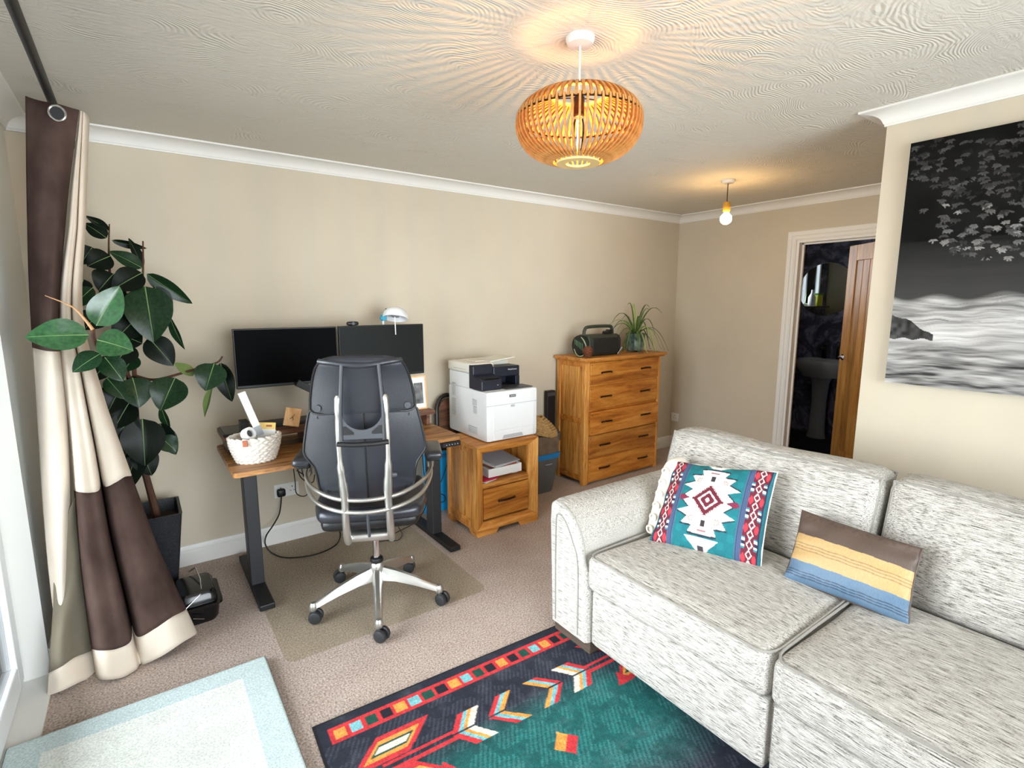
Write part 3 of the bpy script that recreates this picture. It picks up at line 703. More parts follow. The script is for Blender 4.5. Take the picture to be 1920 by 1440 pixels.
# ------------------------------------------------------------------ pedestal cabinet with picture-frame front
pc = thing('pedestal_cabinet', 'oak pedestal cabinet with open shelf and one drawer under the printer', 'cabinet', (1.91, 2.90, 0))
QX0, QX1, QY0, QY1, QZ = 1.663, 2.155, 2.70, 3.10, .60
IX0, IX1, IZ0, IZ1 = 1.722, 2.09, .085, .548
fr = MB()
def frame_piece(a, b, c, d):   # outer a,b inner c,d in x,z ; outer edge sits proud, inner edge recessed
    fr2 = MB(); o = [(p[0], QY0, p[1]) for p in (a, b)]; i_ = [(p[0], QY0+.028, p[1]) for p in (d, c)]; bk = [(x, QY0+.05, z) for x, y, z in o+i_]
    fr2.add(o+i_+bk, [(0, 1, 2, 3), (7, 6, 5, 4), (0, 4, 5, 1), (1, 5, 6, 2), (2, 6, 7, 3), (3, 7, 4, 0)]); return fr2
ZB = .045
for a, b, c, d, mt in (((QX0, QZ), (QX1, QZ), (IX0, IZ1), (IX1, IZ1), 'oak'), ((QX0, ZB), (QX0, QZ), (IX0, IZ0), (IX0, IZ1), 'oak_upright'), ((QX1, ZB), (QX1, QZ), (IX1, IZ0), (IX1, IZ1), 'oak_upright'), ((QX0, ZB), (QX1, ZB), (IX0, IZ0), (IX1, IZ0), 'oak')):
    frame_piece(a, b, c, d).build('front_frame', mt, pc, bevel=.002)
MB().prism([(QX0, ZB), (QX0, 0), (QX0+.145, 0), (QX0+.165, .032), (QX1-.165, .032), (QX1-.145, 0), (QX1, 0), (QX1, ZB)], 'y', QY0, QY0+.02).build('plinth', 'oak', pc, bevel=.002)
for x0, x1 in ((QX0, QX0+.02), (QX1-.02, QX1)):
    MB().prism([(QY0+.02, ZB), (QY0+.02, 0), (QY0+.09, 0), (QY0+.115, .03), (QY1-.115, .03), (QY1-.09, 0), (QY1, 0), (QY1, ZB)], 'x', x0, x1).build('plinth', 'oak', pc, bevel=.002)
MB().box(QX0, QX1, QY0+.05, QY1, QZ-.022, QZ).build('top', 'oak', pc, bevel=.003)
for s, x in ((1, QX0), (-1, QX1)):
    x0, x1 = sorted((x, x+s*.02)); xi0, xi1 = sorted((x+s*.007, x+s*.018))
    MB().box(x0, x1, QY0+.05, QY0+.09, ZB, QZ-.022).build('side_stile', 'oak_upright', pc, bevel=.002)
    MB().box(x0, x1, QY1-.045, QY1, ZB, QZ-.022).build('side_stile', 'oak_upright', pc, bevel=.002)
    MB().box(x0, x1, QY0+.09, QY1-.045, ZB, ZB+.05).build('side_rail', 'oak', pc, bevel=.002)
    MB().box(x0, x1, QY0+.09, QY1-.045, QZ-.06, QZ-.022).build('side_rail', 'oak', pc, bevel=.002)
    MB().box(xi0, xi1, QY0+.09, QY1-.045, ZB+.05, QZ-.06).build('side_panel', 'oak_upright', pc)
MB().box(QX0+.02, QX1-.02, QY1-.012, QY1-.002, ZB, QZ-.022).build('back_panel', 'oak', pc)
MB().box(IX0-.01, IX1+.01, QY0+.028, QY1-.014, .308, .343).build('shelf', 'oak', pc, bevel=.002)
MB().box(QX0+.02, QX1-.02, QY0+.05, QY1-.014, ZB, ZB+.02).build('bottom_board', 'oak', pc)
dr = MB().box(IX0+.003, IX1-.003, QY0+.022, QY0+.045, IZ0+.014, .302).build('drawer', 'oak_drawer', pc, bevel=.003)
pull(MB(), 1.906, QY0+.022, .21, .125).build('handle', 'bronze', dr, smooth=True)
# letter tray and papers on the cabinet shelf
lt = thing('letter_tray', 'white plastic letter tray of papers inside the pedestal cabinet', 'tray', (1.93, 2.90, .343))
def tray_fn(o): return o
MB().box(1.80, 2.06, 2.775, 3.04, .357, .362).box(1.80, 2.06, 2.770, 2.778, .357, .415).box(1.795, 1.803, 2.77, 3.04, .357, .415).box(2.057, 2.065, 2.77, 3.04, .357, .415).build('tray', 'paper_white', lt, bevel=.004)
for k, (mt, z, a, ox) in enumerate((('paper_grey', .372, .08, 0), ('paper_white', .39, -.12, -.01), ('paper_orange', .408, .16, .02), ('paper_white', .424, .22, .01), ('paper_grey', .436, .12, .03))):
    R = Matrix.Rotation(a, 3, 'Z') @ Matrix.Rotation(.05*(k-1), 3, 'X')
    MB().obox((1.93+ox, 2.90, z), .11, .10, .004, R).build('paper_sheet', mt, lt)
for k in range(2): MB().box(1.80+k*.21, 1.84+k*.21, 2.80, 3.02, .3432, .357).build('foot', 'paper_white', lt)
for k, (mt, z, a, lb) in enumerate((('paper_white', .3465, .35, 'white envelope sticking out under the letter tray'), ('paper_pink', .3525, .12, 'pink folder lying on the cabinet shelf under the letter tray'))):
    pass
top('envelope', MB().obox((1.785, 2.785, .3458), .055, .045, .0022, Matrix.Rotation(.3, 3, 'Z')), 'paper_white', 'white envelope at the front of the cabinet shelf, lowest of the papers', 'envelope', (1.785, 2.785, .3436))
top('pink_folder', MB().obox((1.80, 2.80, .3505), .065, .05, .0022, Matrix.Rotation(.12, 3, 'Z')), 'paper_pink', 'bright pink folder on the cabinet shelf beside the white letter tray', 'folder', (1.80, 2.80, .3483))

# ------------------------------------------------------------------ printer
pr = thing('printer', 'white and navy laser printer standing on the oak pedestal cabinet', 'printer', (1.975, 2.995, .60))
RX0, RX1, RY0, RY1 = 1.766, 2.178, 2.745, 3.245
MB().soft((1.972, 2.995, .769), (.206, .250, .165), .014, 6).build('body', 'printer_white', pr, smooth=50)
MB().box(RX0+.005, RX0+.16, 2.925, RY1-.01, .93, 1.035).box(RX0+.16, RX1-.04, 3.03, RY1-.01, .93, 1.035).build('rear_body', 'printer_white', pr, bevel=.006)
MB().soft((1.855, 3.088, 1.067), (.088, .166, .034), .014, 6).soft((2.03, 3.135, 1.067), (.11, .115, .034), .014, 6).build('scanner_lid', 'printer_cream', pr, smooth=50)
MB().box(1.86, 2.13, 3.03, 3.22, 1.099, 1.105).build('document_tray', 'printer_cream', pr, bevel=.002)
MB().obox((2.04, 3.06, 1.112), .105, .10, .003, Matrix.Rotation(-.10, 3, 'Y')).build('document_flap', 'printer_cream', pr, bevel=.001)
nv = MB().prism([(2.80, .934), (2.80, 1.0), (2.905, 1.03), (2.905, 1.085), (2.925, 1.094), (2.96, 1.094), (2.96, .934)], 'x', RX0-.001, RX0+.16).build('control_block', 'printer_navy', pr, bevel=.008)
MB().box(RX0+.02, RX0+.15, 2.815, 2.90, 1.004, 1.012).build('touch_screen', 'gloss_black', nv, bevel=.002)
MB().box(RX0+.12, RX0+.13, 2.798, 2.80, .965, .968).build('button', 'paper_grey', nv)
nb_ = MB().box(RX0+.155, RX1-.04, 2.895, 3.03, 1.0, 1.072).build('upper_panel', 'printer_navy', pr, bevel=.006)
MB().box(RX0+.158, RX1-.045, 2.90, 3.03, .936, .941).box(RX0+.158, RX1-.045, 3.015, 3.03, .94, 1.0).box(RX1-.075, RX1-.04, 2.895, 3.03, .937, 1.0).build('output_bay', 'printer_navy', pr, bevel=.003)
MB().box(RX0+.17, RX1-.02, 2.77, 2.895, .9345, .940).build('output_tray', 'dark_grey_plastic', pr, bevel=.002)
MB().box(RX0+.05, RX1-.03, RY0-.003, RY0+.01, .675, .834).build('front_door', 'printer_white', pr, bevel=.003)
MB().box(RX0+.004, RX1-.004, RY0-.0012, RY0+.01, .8405, .8435).build('seam_line', 'printer_grey', pr)
MB().box(RX0+.055, RX1-.035, RY0-.0035, RY0+.01, .612, .668).build('paper_drawer', 'printer_white', pr, bevel=.003)
MB().prism([(1.885, .616), (1.895, .640), (2.045, .640), (2.055, .616)], 'y', RY0-.006, RY0).build('drawer_grip', 'printer_grey', pr, bevel=.002)
MB().box(1.955, 1.985, RY0-.007, RY0, .822, .836).build('latch', 'printer_grey', pr, bevel=.002)
bd = MB().box(1.944, 1.996, RY0-.003, RY0+.004, .886, .904).build('badge', 'printer_badge', pr, bevel=.003)
letters('xerox', .016, 'badge_lettering', 'badge_text', bd, (1.97, RY0-.0036, .8965), (math.pi/2, 0, 0))
letters('WorkCentre', .014, 'model_lettering', 'badge_text', nb_, (2.075, 2.8935, 1.048), (math.pi/2, 0, 0))
for y0, y1, z0, z1 in ((3.14, 3.19, .86, .95), (3.14, 3.19, .72, .84), (2.86, 2.915, .83, .87), (2.86, 2.905, .775, .825), (2.86, 2.97, .635, .685)):
    vt = MB().box(RX0-.0015, RX0+.004, y0, y1, z0, z1).build('vent', 'printer_grey', pr)
    for k in range(int((z1-z0)/.009)): MB().box(RX0-.003, RX0, y0+.002, y1-.002, z0+.003+.009*k, z0+.006+.009*k).build('vent_slat', 'printer_white', vt)
MB().box(RX0-.001, RX0+.003, 2.94, 3.20, 1.033, 1.036).box(RX0-.001, RX0+.003, 3.0, 3.16, 1.055, 1.058).build('lid_line', 'printer_grey', pr)
for x in (RX0+.03, RX1-.03):
    for y in (RY0+.04, RY1-.04): MB().cyl((x, y, .60), (x, y, .606), .012).build('foot', 'black_rubber', pr)
# ------------------------------------------------------------------ standing desk
dk = thing('standing_desk', 'rustic wood topped standing desk with black metal frame', 'desk', (.89, 2.9, 0))
def rrect(x0, x1, y0, y1, r, n=5):
    o = []
    for cx, cy, a0 in ((x1-r, y1-r, 0), (x0+r, y1-r, 90), (x0+r, y0+r, 180), (x1-r, y0+r, 270)):
        for k in range(n+1): a = math.radians(a0+90*k/n); o.append((cx+r*math.cos(a), cy+r*math.sin(a)))
    return o
MB().prism(rrect(.295, 1.492, 2.585, 3.19, .025), 'z', .706, .730).build('tabletop', 'rustic', dk, bevel=.003)
for x in (.40, 1.455):
    lg = MB().box(x-.032, x+.032, 2.855, 2.945, .03, .69).build('leg', 'graphite_metal', dk, bevel=.004)
    MB().box(x-.022, x+.022, 2.87, 2.93, .60, .702).build('inner_leg', 'black_metal', lg, bevel=.003)
    MB().box(x-.035, x+.035, 2.62, 3.26, .005, .035).build('foot', 'black_metal', dk, bevel=.005)
    for y in (2.66, 3.22): MB().cyl((x, y, .0043 if x < 1 else 0), (x, y, .006), .018).build('foot_pad', 'black_rubber', dk)
    MB().box(x-.03, x+.03, 2.64, 3.14, .69, .706).build('top_bracket', 'black_metal', dk)
MB().box(.43, 1.42, 2.87, 2.93, .66, .70).build('crossbeam', 'black_metal', dk, bevel=.003)
cp = MB().box(1.365, 1.478, 2.578, 2.66, .676, .704).build('control_panel', 'black_plastic', dk, bevel=.003)
for k in range(5): MB().cyl((1.385+.018*k, 2.5785, .690), (1.385+.018*k, 2.5765, .690), .003, n=8).build('button', 'paper_grey', cp)
rs = thing('desk_shelf', 'dark wood monitor riser shelf standing along the back of the desk', 'shelf', (.895, 3.04, .73))
MB().box(.303, 1.485, 2.905, 3.17, .805, .830).build('board', 'walnut', rs, bevel=.003)
for x in (.335, .72, 1.07, 1.45): MB().box(x-.011, x+.011, 2.935, 3.15, .73, .805).build('support', 'walnut', rs, bevel=.002)
# monitors on an arm
def monitor(cx, y, yaw, mat, label, z0=1.040, w=.542, h=.322):
    t = thing('monitor', label, 'monitor', (cx, y, z0), yaw, 'pair of monitors over the desk')
    MB().box(-w/2, w/2, 0, .022, 0, h).build('housing', 'black_plastic', t, bevel=.004)
    MB().box(-w/2+.006, w/2-.006, -.0012, .002, .016, h-.006).build('screen', mat, t)
    MB().box(-.12, .12, .022, .05, .08, .25).build('back_bulge', 'black_plastic', t, bevel=.01)
    return t
monitor(.676, 3.085, math.radians(-1.5), 'screen_dark', 'left monitor with black blank screen above the desk')
monitor(1.233, 3.085, math.radians(3), 'screen_haze', 'right monitor with blank screen and painted grey reflection haze above the desk', 1.042, .558)
ma = thing('monitor_mount', 'black double monitor mount with pole rising from the back of the desk', 'monitor mount', (.94, 3.155, .73))
MB().lathe([(.04, .830), (.04, .838), (.018, .842), (.018, 1.19), (.015, 1.20)], (.94, 3.158, 0), 18).build('pole', 'black_metal', ma, smooth=True)
for s in (-1, 1):
    MB().tube([(.94, 3.158, 1.13), (.94+s*.13, 3.175, 1.14), (.94+s*.262, 3.150, 1.19)], .016, 10).build('arm', 'black_metal', ma, smooth=True)
MB().obox((.775, 3.06, 1.012), .085, .016, .020, Matrix.Rotation(.55, 3, 'Y')).build('cable_channel', 'black_plastic', ma, bevel=.003)
wc = thing('webcam', 'small black webcam clipped on top of the monitors', 'webcam', (1.045, 3.09, 1.364))
MB().soft((1.043, 3.082, 1.377), (.036, .014, .0125), .012, 6).build('body', 'black_plastic', wc, smooth=60)
MB().cyl((1.043, 3.070, 1.377), (1.043, 3.066, 1.377), .009, n=16).build('lens', 'gloss_black', wc)
MB().box(1.03, 1.056, 3.075, 3.115, 1.3645, 1.367).build('clip', 'black_plastic', wc)
dl = thing('desk_lamp', 'white dome desk lamp with blue clamp peeking over the right monitor', 'lamp', (1.29, 3.14, .83))
lc = Vector((1.322, 3.10, 1.412)); RL = Matrix.Rotation(.22, 3, 'Y') @ Matrix.Rotation(-.25, 3, 'X')
MB().lathe([(.076, -.012), (.078, -.004), (.072, .024), (.055, .044), (.03, .056), (0, .060)], lc, 32, R=RL, caps=False).build('shade', 'printer_white', dl, smooth=60, solid=.002)
MB().lathe([(0, -.002), (.024, .0), (.028, .024), (.018, .042)], lc, 18, R=RL).build('bulb', 'ceramic', dl, smooth=60)
MB().tube([lc+Vector((-.012, -.02, .0)), lc+Vector((-.012, -.024, -.11))], .0035, 8).build('pull_rod', 'printer_white', dl, smooth=True)
MB().box(1.244, 1.274, 3.118, 3.15, 1.388, 1.428).box(1.236, 1.256, 3.122, 3.146, 1.395, 1.41).build('clamp', 'blue_clamp', dl, bevel=.004)
MB().tube([(1.262, 3.134, 1.40), (1.275, 3.13, 1.462), (1.292, 3.115, 1.458)], .004, 8).build('joint_arm', 'black_metal', dl, smooth=True)
MB().cyl((1.26, 3.146, .838), (1.26, 3.146, 1.39), .007, n=10).build('stem', 'printer_white', dl, smooth=True)
MB().lathe([(.05, .83), (.05, .836), (.012, .84)], (1.26, 3.12, 0), 20).build('base', 'printer_white', dl, smooth=True)
# things along the riser
ph = thing('photo_frame', 'light wood photo frame with white mount on the desk shelf', 'photo frame', (1.408, 2.99, .83))
RF = Matrix.Rotation(-.10, 3, 'X'); fc = Vector((1.408, 2.99, .937))
def fl(x, z, y=0): return fc + RF @ Vector((x, y, z))
for x, z, hx_, hz in ((-.055, 0, .005, .107), (.055, 0, .005, .107), (0, .102, .05, .005), (0, -.102, .05, .005)): MB().obox(fl(x, z), hx_, .007, hz, RF).build('frame_rail', 'light_wood', ph, bevel=.001)
MB().obox(fl(0, 0), .05, .002, .097, RF).build('mount', 'mat_card', ph)
MB().obox(fl(.004, -.004, -.0028), .03, .0006, .066, RF).build('picture', 'photo_grey', ph)
MB().obox(fl(0, -.02, .045), .018, .002, .075, Matrix.Rotation(.45, 3, 'X')).build('stand', 'light_wood', ph)
ck = thing('desk_clock', 'square pale wood desk clock tilted back on the riser shelf', 'clock', (.645, 2.94, .83))
RK = rotz(-.10) @ Matrix.Rotation(-.35, 3, 'X') @ Matrix.Rotation(.26, 3, 'Y'); kc = Vector((.643, 2.945, .885))
MB().obox(kc, .040, .008, .050, RK).build('block', 'light_wood', ck, bevel=.003)
for a, l in ((.5, .018), (-2.4, .018), (2.75, .017)):
    MB().tube([kc+RK @ Vector((0, -.0088, 0)), kc+RK @ Vector((l*math.sin(a), -.0088, l*math.cos(a)))], .0016, 6).build('hand', 'black_plastic', ck)
MB().obox(kc+Vector((0, .022, -.028)), .02, .003, .024, Matrix.Rotation(.3, 3, 'X')).build('prop', 'light_wood', ck)
tb = thing('tablet', 'black tablet lying on the left end of the desk shelf', 'tablet', (.375, 3.02, .83))
MB().prism(rrect(.306, .455, 2.915, 3.13, .01), 'z', .8305, .842).build('body', 'black_plastic', tb, bevel=.002)
MB().box(.314, .447, 2.925, 3.12, .842, .8425).build('screen', 'gloss_black', tb)
kb = thing('keyboard', 'long black keyboard lying along the desk shelf behind the clock', 'keyboard', (.60, 3.06, .83))
MB().prism(rrect(.465, .80, 3.0, 3.13, .008), 'z', .8305, .848).build('body', 'black_plastic', kb, bevel=.002)
km = None
for r_ in range(4):
    for c_ in range(14):
        if km is None:
            o = MB().box(-.0095, .0095, -.012, .012, 0, .004).build('key', 'dark_grey_plastic', kb); km = o.data
        else:
            o = bpy.data.objects.new('key', km); COL.objects.link(o); o.parent = kb
        o.location = Vector((.481+.0233*c_, 3.020+.0295*r_, .848))-ORG[kb]
hs = thing('speaker_block', 'small black box standing on edge behind the rope basket', 'speaker', (.405, 2.955, .83))
MB().box(.385, .425, 2.9, 2.98, .8425, .90).build('body', 'black_plastic', hs, bevel=.004); MB().box(.387, .423, 2.898, 2.90, .846, .896).build('grille', 'radio_grille', hs)
# rope basket
bk = thing('rope_basket', 'white knitted rope basket with leather tag at the left of the desk', 'basket', (.42, 2.765, .73))
bc = Vector((.423, 2.765, .73)); rows = 9
for r_ in range(rows):
    t = r_/(rows-1); ax_, ay_ = .078+.030*math.sin(t*1.45), .066+.020*math.sin(t*1.45); z = .731+.0075+.0138*r_
    m = MB(); nn = 20
    for k in range(nn):
        a = 2*math.pi*(k+.5*(r_ % 2))/nn; a2 = a+2*math.pi/nn*1.35
        pts = []
        for q in range(4):
            b_ = a+(a2-a)*q/3; bl = math.sin(math.pi*q/3)*.007
            pts.append(bc + Vector(((ax_+bl)*math.cos(b_), (ay_+bl)*math.sin(b_), z-bc.z+(q-1.5)*.0045*(1 if r_ % 2 else -1))))
        m.tube(pts, [.0055, .0100, .0100, .0055], 6)
    m.build('rope_row', 'rope_white', bk, smooth=60)
MB().lathe([(0, 0), (.076, 0), (.076, .012), (0, .012)], bc+Vector((0, 0, .0005)), 28, 1, .84).build('base', 'rope_white', bk, smooth=True)
MB().obox((.366, 2.668, .842), .011, .003, .015, rotz(-.45)).build('leather_tag', 'leather_tag', bk, bevel=.001)
wt = thing('white_ruler_box', 'tall white box leaning out of the rope basket', 'box', (.45, 2.79, .78))
A, B = Vector((.478, 2.785, .765)), Vector((.385, 2.80, 1.068)); dd = (B-A).normalized(); sx_ = dd.cross(Vector((0, 1, 0))).normalized(); RW = Matrix((sx_, dd.cross(sx_) * 1, dd)).transposed()
MB().obox((A+B)/2, .017, .012, (B-A).length/2, RW).build('body', 'paper_white', wt, bevel=.002)
MB().obox(A+(B-A)*.35, .0173, .0123, .025, RW).build('print_band', 'paper_grey', wt)
cr = thing('cable_roll', 'round white roll standing in the rope basket', 'roll', (.395, 2.745, .82))
RR = rotz(.5) @ Matrix.Rotation(math.radians(68), 3, 'X')
MB().lathe([(.027, -.018), (.031, -.016), (.031, .016), (.027, .018), (.018, .017), (.017, -.017), (.027, -.018)], (.392, 2.735, .872), 28, R=RR, caps=False).build('roll', 'paper_white', cr, smooth=True)
MB().lathe([(0, -.004), (.017, -.004), (.017, .004), (0, .004)], (.392, 2.735, .872), 20, R=RR).build('core', 'dark_grey_plastic', cr, smooth=True)
cd_ = thing('packet', 'yellow and white card packet standing in the rope basket', 'packet', (.485, 2.79, .80))
RC = rotz(-.15) @ Matrix.Rotation(-.2, 3, 'X') @ Matrix.Rotation(.12, 3, 'Y')
MB().obox((.482, 2.79, .855), .040, .004, .050, RC).build('card', 'paper_white', cd_); MB().obox(Vector((.482, 2.79, .855))+RC @ Vector((.0, 0, .034)), .0403, .0043, .0165, RC).build('header', 'card_yellow', cd_)
MB().obox(Vector((.482, 2.79, .855))+RC @ Vector((.01, -.0045, .034)), .013, .0006, .005, RC).build('hang_hole', 'leather_tag', cd_, bevel=.0004)

# sockets, plug and cables
def socket(name, label, c, face, double=True):
    w = .0735 if double else .0435
    t = thing(name, label, 'socket', c)
    if face == 'y':
        MB().box(c[0]-w, c[0]+w, c[1]-.008, c[1], c[2]-.043, c[2]+.043).build('plate', 'socket_white', t, bevel=.003)
        for s in ((-1, 1) if double else (0,)):
            x = c[0]+s*.034
            for dx, dz_, w_, h_ in ((0, .017, .0025, .004), (-.011, -.008, .0045, .0018), (.011, -.008, .0045, .0018)): MB().box(x+dx-w_, x+dx+w_, c[1]-.0086, c[1]-.007, c[2]+dz_-h_, c[2]+dz_+h_).build('pin_hole', 'black_plastic', t)
            MB().box(x-.007+s*.012, x+.007+s*.012, c[1]-.011, c[1]-.007, c[2]+.027-.006, c[2]+.033).build('switch', 'socket_white', t, bevel=.001)
    else:
        MB().box(c[0]-.008, c[0], c[1]-w, c[1]+w, c[2]-.043, c[2]+.043).build('plate', 'socket_white', t, bevel=.003)
        for dy, dz_, w_, h_ in ((0, .017, .0025, .004), (-.011, -.008, .0045, .0018), (.011, -.008, .0045, .0018)): MB().box(c[0]-.0086, c[0]-.007, c[1]+dy-w_, c[1]+dy+w_, c[2]+dz_-h_, c[2]+dz_+h_).build('pin_hole', 'black_plastic', t)
        MB().box(c[0]-.011, c[0]-.007, c[1]+.012, c[1]+.026, c[2]+.018, c[2]+.032).build('switch', 'socket_white', t, bevel=.001)
    return t
socket('wall_socket', 'white double wall socket on the back wall under the desk', (.676, YB, .335), 'y')
socket('wall_socket', 'white single wall socket low on the far wall near the chest', (XF, 3.331, .323), 'x', False)
pl_ = thing('power_cord', 'black power cord plugged into the double socket, looping over the floor', 'cord', (.64, 3.36, .30))
MB().soft((.640, YB-.026, .328), (.025, .016, .025), .012, 6).build('plug', 'black_plastic', pl_, smooth=60)
pts = [P3(525, 930, Y=YB-.03), P3(527, 955, Y=3.33), P3(512, 985, Y=3.27), P3(497, 1013, Y=3.2)]
pts = [Vector((.640, YB-.028, .305)), P3(524, 962, Y=3.345), P3(512, 985, Y=3.31), P3(499, 1005, Y=3.26), P3(498, 1022, Z=.012), P3(512, 1038, Z=.0095), P3(540, 1046, Z=.0095), P3(590, 1040, Z=.0095), P3(628, 1023, Z=.009), P3(638, 1005, Z=.02), P3(634, 988, Y=3.2), P3(626, 975, Y=3.18), Vector((.92, 3.12, .40)), Vector((.95, 3.05, .66))]
MB().tube(smoothpts(pts, 8), .0042, 8).build('flex', 'cable', pl_, smooth=True)
kc_ = thing('hanging_cables', 'tangle of black cables hanging under the desk beside the chair', 'cable', (.63, 2.95, .5))
for pp in ([(548, 878), (553, 900), (556, 925), (572, 930), (582, 915), (575, 895), (556, 882)], [(556, 876), (562, 892), (585, 905), (590, 890)], [(565, 876), (568, 890), (580, 893), (585, 880)]):
    q = [P3(x, y, Y=2.95) for x, y in pp]; q[0].z = max(q[0].z, .700)
    MB().tube(smoothpts(q, 6), .003, 6).build('cable', 'cable', kc_, smooth=True)
fc_ = thing('floor_cable', 'thin black cable lying on the chair mat near the right desk foot', 'cable', (1.2, 3.0, .004))
MB().tube(smoothpts([P3(700, 1018, Z=.009), P3(722, 1014, Z=.009), P3(745, 1013, Z=.009), P3(754, 1003, Z=.009), P3(750, 993, Z=.012), P3(742, 980, Z=.03)], 6), .0025, 6).build('cable', 'cable', fc_, smooth=True)
MB().tube(smoothpts([P3(738, 1001, Z=.009), P3(760, 990, Z=.012), P3(782, 979, Z=.012), Vector((1.40, 3.07, .05)), Vector((1.43, 2.96, .20)), Vector((1.41, 2.95, .5)), Vector((1.40, 2.95, .68))], 6), .003, 6).build('cable', 'cable', fc_, smooth=True)
bc_ = thing('looped_cable', 'dark cable looping down in front of the blue panel', 'cable', (1.66, 3.2, .2))
MB().tube(smoothpts([P3(843, 838, Y=3.19), P3(838, 870, Y=3.19), P3(830, 895, Y=3.19), P3(822, 915, Y=3.19), P3(826, 925, Y=3.19), P3(834, 930, Y=3.19), P3(833, 940, Y=3.19), P3(822, 941, Y=3.19), P3(812, 932, Y=3.19), P3(812, 925, Y=3.19)], 6), .0032, 6).build('cable', 'cable', bc_, smooth=True)
# chair mat
MBm = MB().prism(rrect(.385, 1.385, 2.155, 3.36, .05, 6), 'z', .001, .004)
top('chair_mat', MBm, 'clear_vinyl', 'translucent vinyl chair mat under the office chair', 'chair mat', (.885, 2.76, .001), bevel=.001)
# blue panel, rounded case, slim panel, bin, straw hat
bp = thing('blue_panel', 'bright blue flat case standing behind the right desk leg', 'case', (1.66, 3.27, 0))
MB().box(1.56, 1.748, 3.235, 3.275, 0, .44).build('body', 'cyan_plastic', bp, bevel=.006); MB().box(1.57, 1.74, 3.233, 3.236, .40, .43).build('rim', 'liner_blue', bp)
gc = thing('rounded_case', 'dark rounded case with brown inside leaning on the wall behind the printer', 'case', (1.80, 3.33, 0))
def arch_pts(r, z0): return [(1.80-r, 3.31, z0)] + [(1.80+r*math.cos(a), 3.31+.03*(math.sin(a)), .70+.135*math.sin(a)*r/.10) for a in [math.pi-math.pi*k/12 for k in range(13)]] + [(1.80+r, 3.31, z0)]
MB().tube(arch_pts(.098, .01), .016, 8).build('rim', 'black_plastic', gc, smooth=True)
MB().prism([(p_[0], p_[2]) for p_ in arch_pts(.085, .01)], 'y', 3.315, 3.325).build('panel', 'walnut', gc)
sp = thing('slim_board', 'narrow dark board standing on end between the bin and the chest', 'board', (2.79, 3.345, 0))
MB().box(2.755, 2.845, 3.335, 3.375, 0, .765).build('board', 'black_plastic', sp, bevel=.006); MB().box(2.757, 2.843, 3.333, 3.336, .72, .75).build('band', 'dark_grey_plastic', sp)
bn = thing('waste_bin', 'tall grey bin with bright blue liner rim beside the chest', 'bin', (2.545, 3.17, 0))
def sq(hx_, hy_, z, c=(2.535, 3.17)): return [(c[0]+x, c[1]+y, z) for x, y in rrect(-hx_, hx_, -hy_, hy_, .035, 4)]
def rings(levels, cap=True):
    m = MB(); n = len(levels[0]); vs = [v for l in levels for v in l]
    fs = [(i*n+k, i*n+(k+1) % n, (i+1)*n+(k+1) % n, (i+1)*n+k) for i in range(len(levels)-1) for k in range(n)] + [tuple(range(n-1, -1, -1))]
    if cap: fs.append(tuple((len(levels)-1)*n+k for k in range(n)))
    return m.add(vs, fs)
rings([sq(.085, .085, 0), sq(.09, .09, .02), sq(.125, .125, .30)]).build('bin_body', 'bin_dark', bn, smooth=True)
rings([sq(.127, .127, .285), sq(.131, .131, .325)]).build('liner', 'liner_blue', bn, smooth=True)
rings([sq(.118, .118, .31), sq(.125, .12, .38), sq(.13, .122, .47)]).build('paper_bag', 'bag_taupe', bn, smooth=True)
MB().tube([(2.50, 3.043, .245), (2.53, 3.030, .247), (2.56, 3.037, .248)], .005, 6).build('clip', 'chrome', bn, smooth=True)
st = thing('straw_hat', 'coiled straw hat slumped on top of the grey bin', 'hat', (2.55, 3.15, .47))
for k in range(9):
    t = k/8; rr = .118*math.cos(t*1.25)+.01; c0 = Vector((2.545-.03*t, 3.15+.01*t, .487+.115*t))
    MB().tube([c0+Vector((rr*math.cos(a), rr*.92*math.sin(a), .022*math.cos(a-2.4)*(1-t)+.004*math.sin(5*a))) for a in [2*math.pi*i/28 for i in range(28)]], .0105, 6, closed=True).build('straw_coil', 'straw', st, smooth=True)
MB().lathe([(0, .118), (.05, .112), (.09, .06), (.115, .012), (0, .008)], (2.535, 3.15, .475), 24).build('crown', 'straw', st, smooth=True)
MB().tube(smoothpts([(2.655, 3.10, .50), (2.675, 3.085, .46), (2.665, 3.08, .42), (2.64, 3.075, .44)], 5), .012, 8).build('ribbon', 'black_plastic', st, smooth=True)
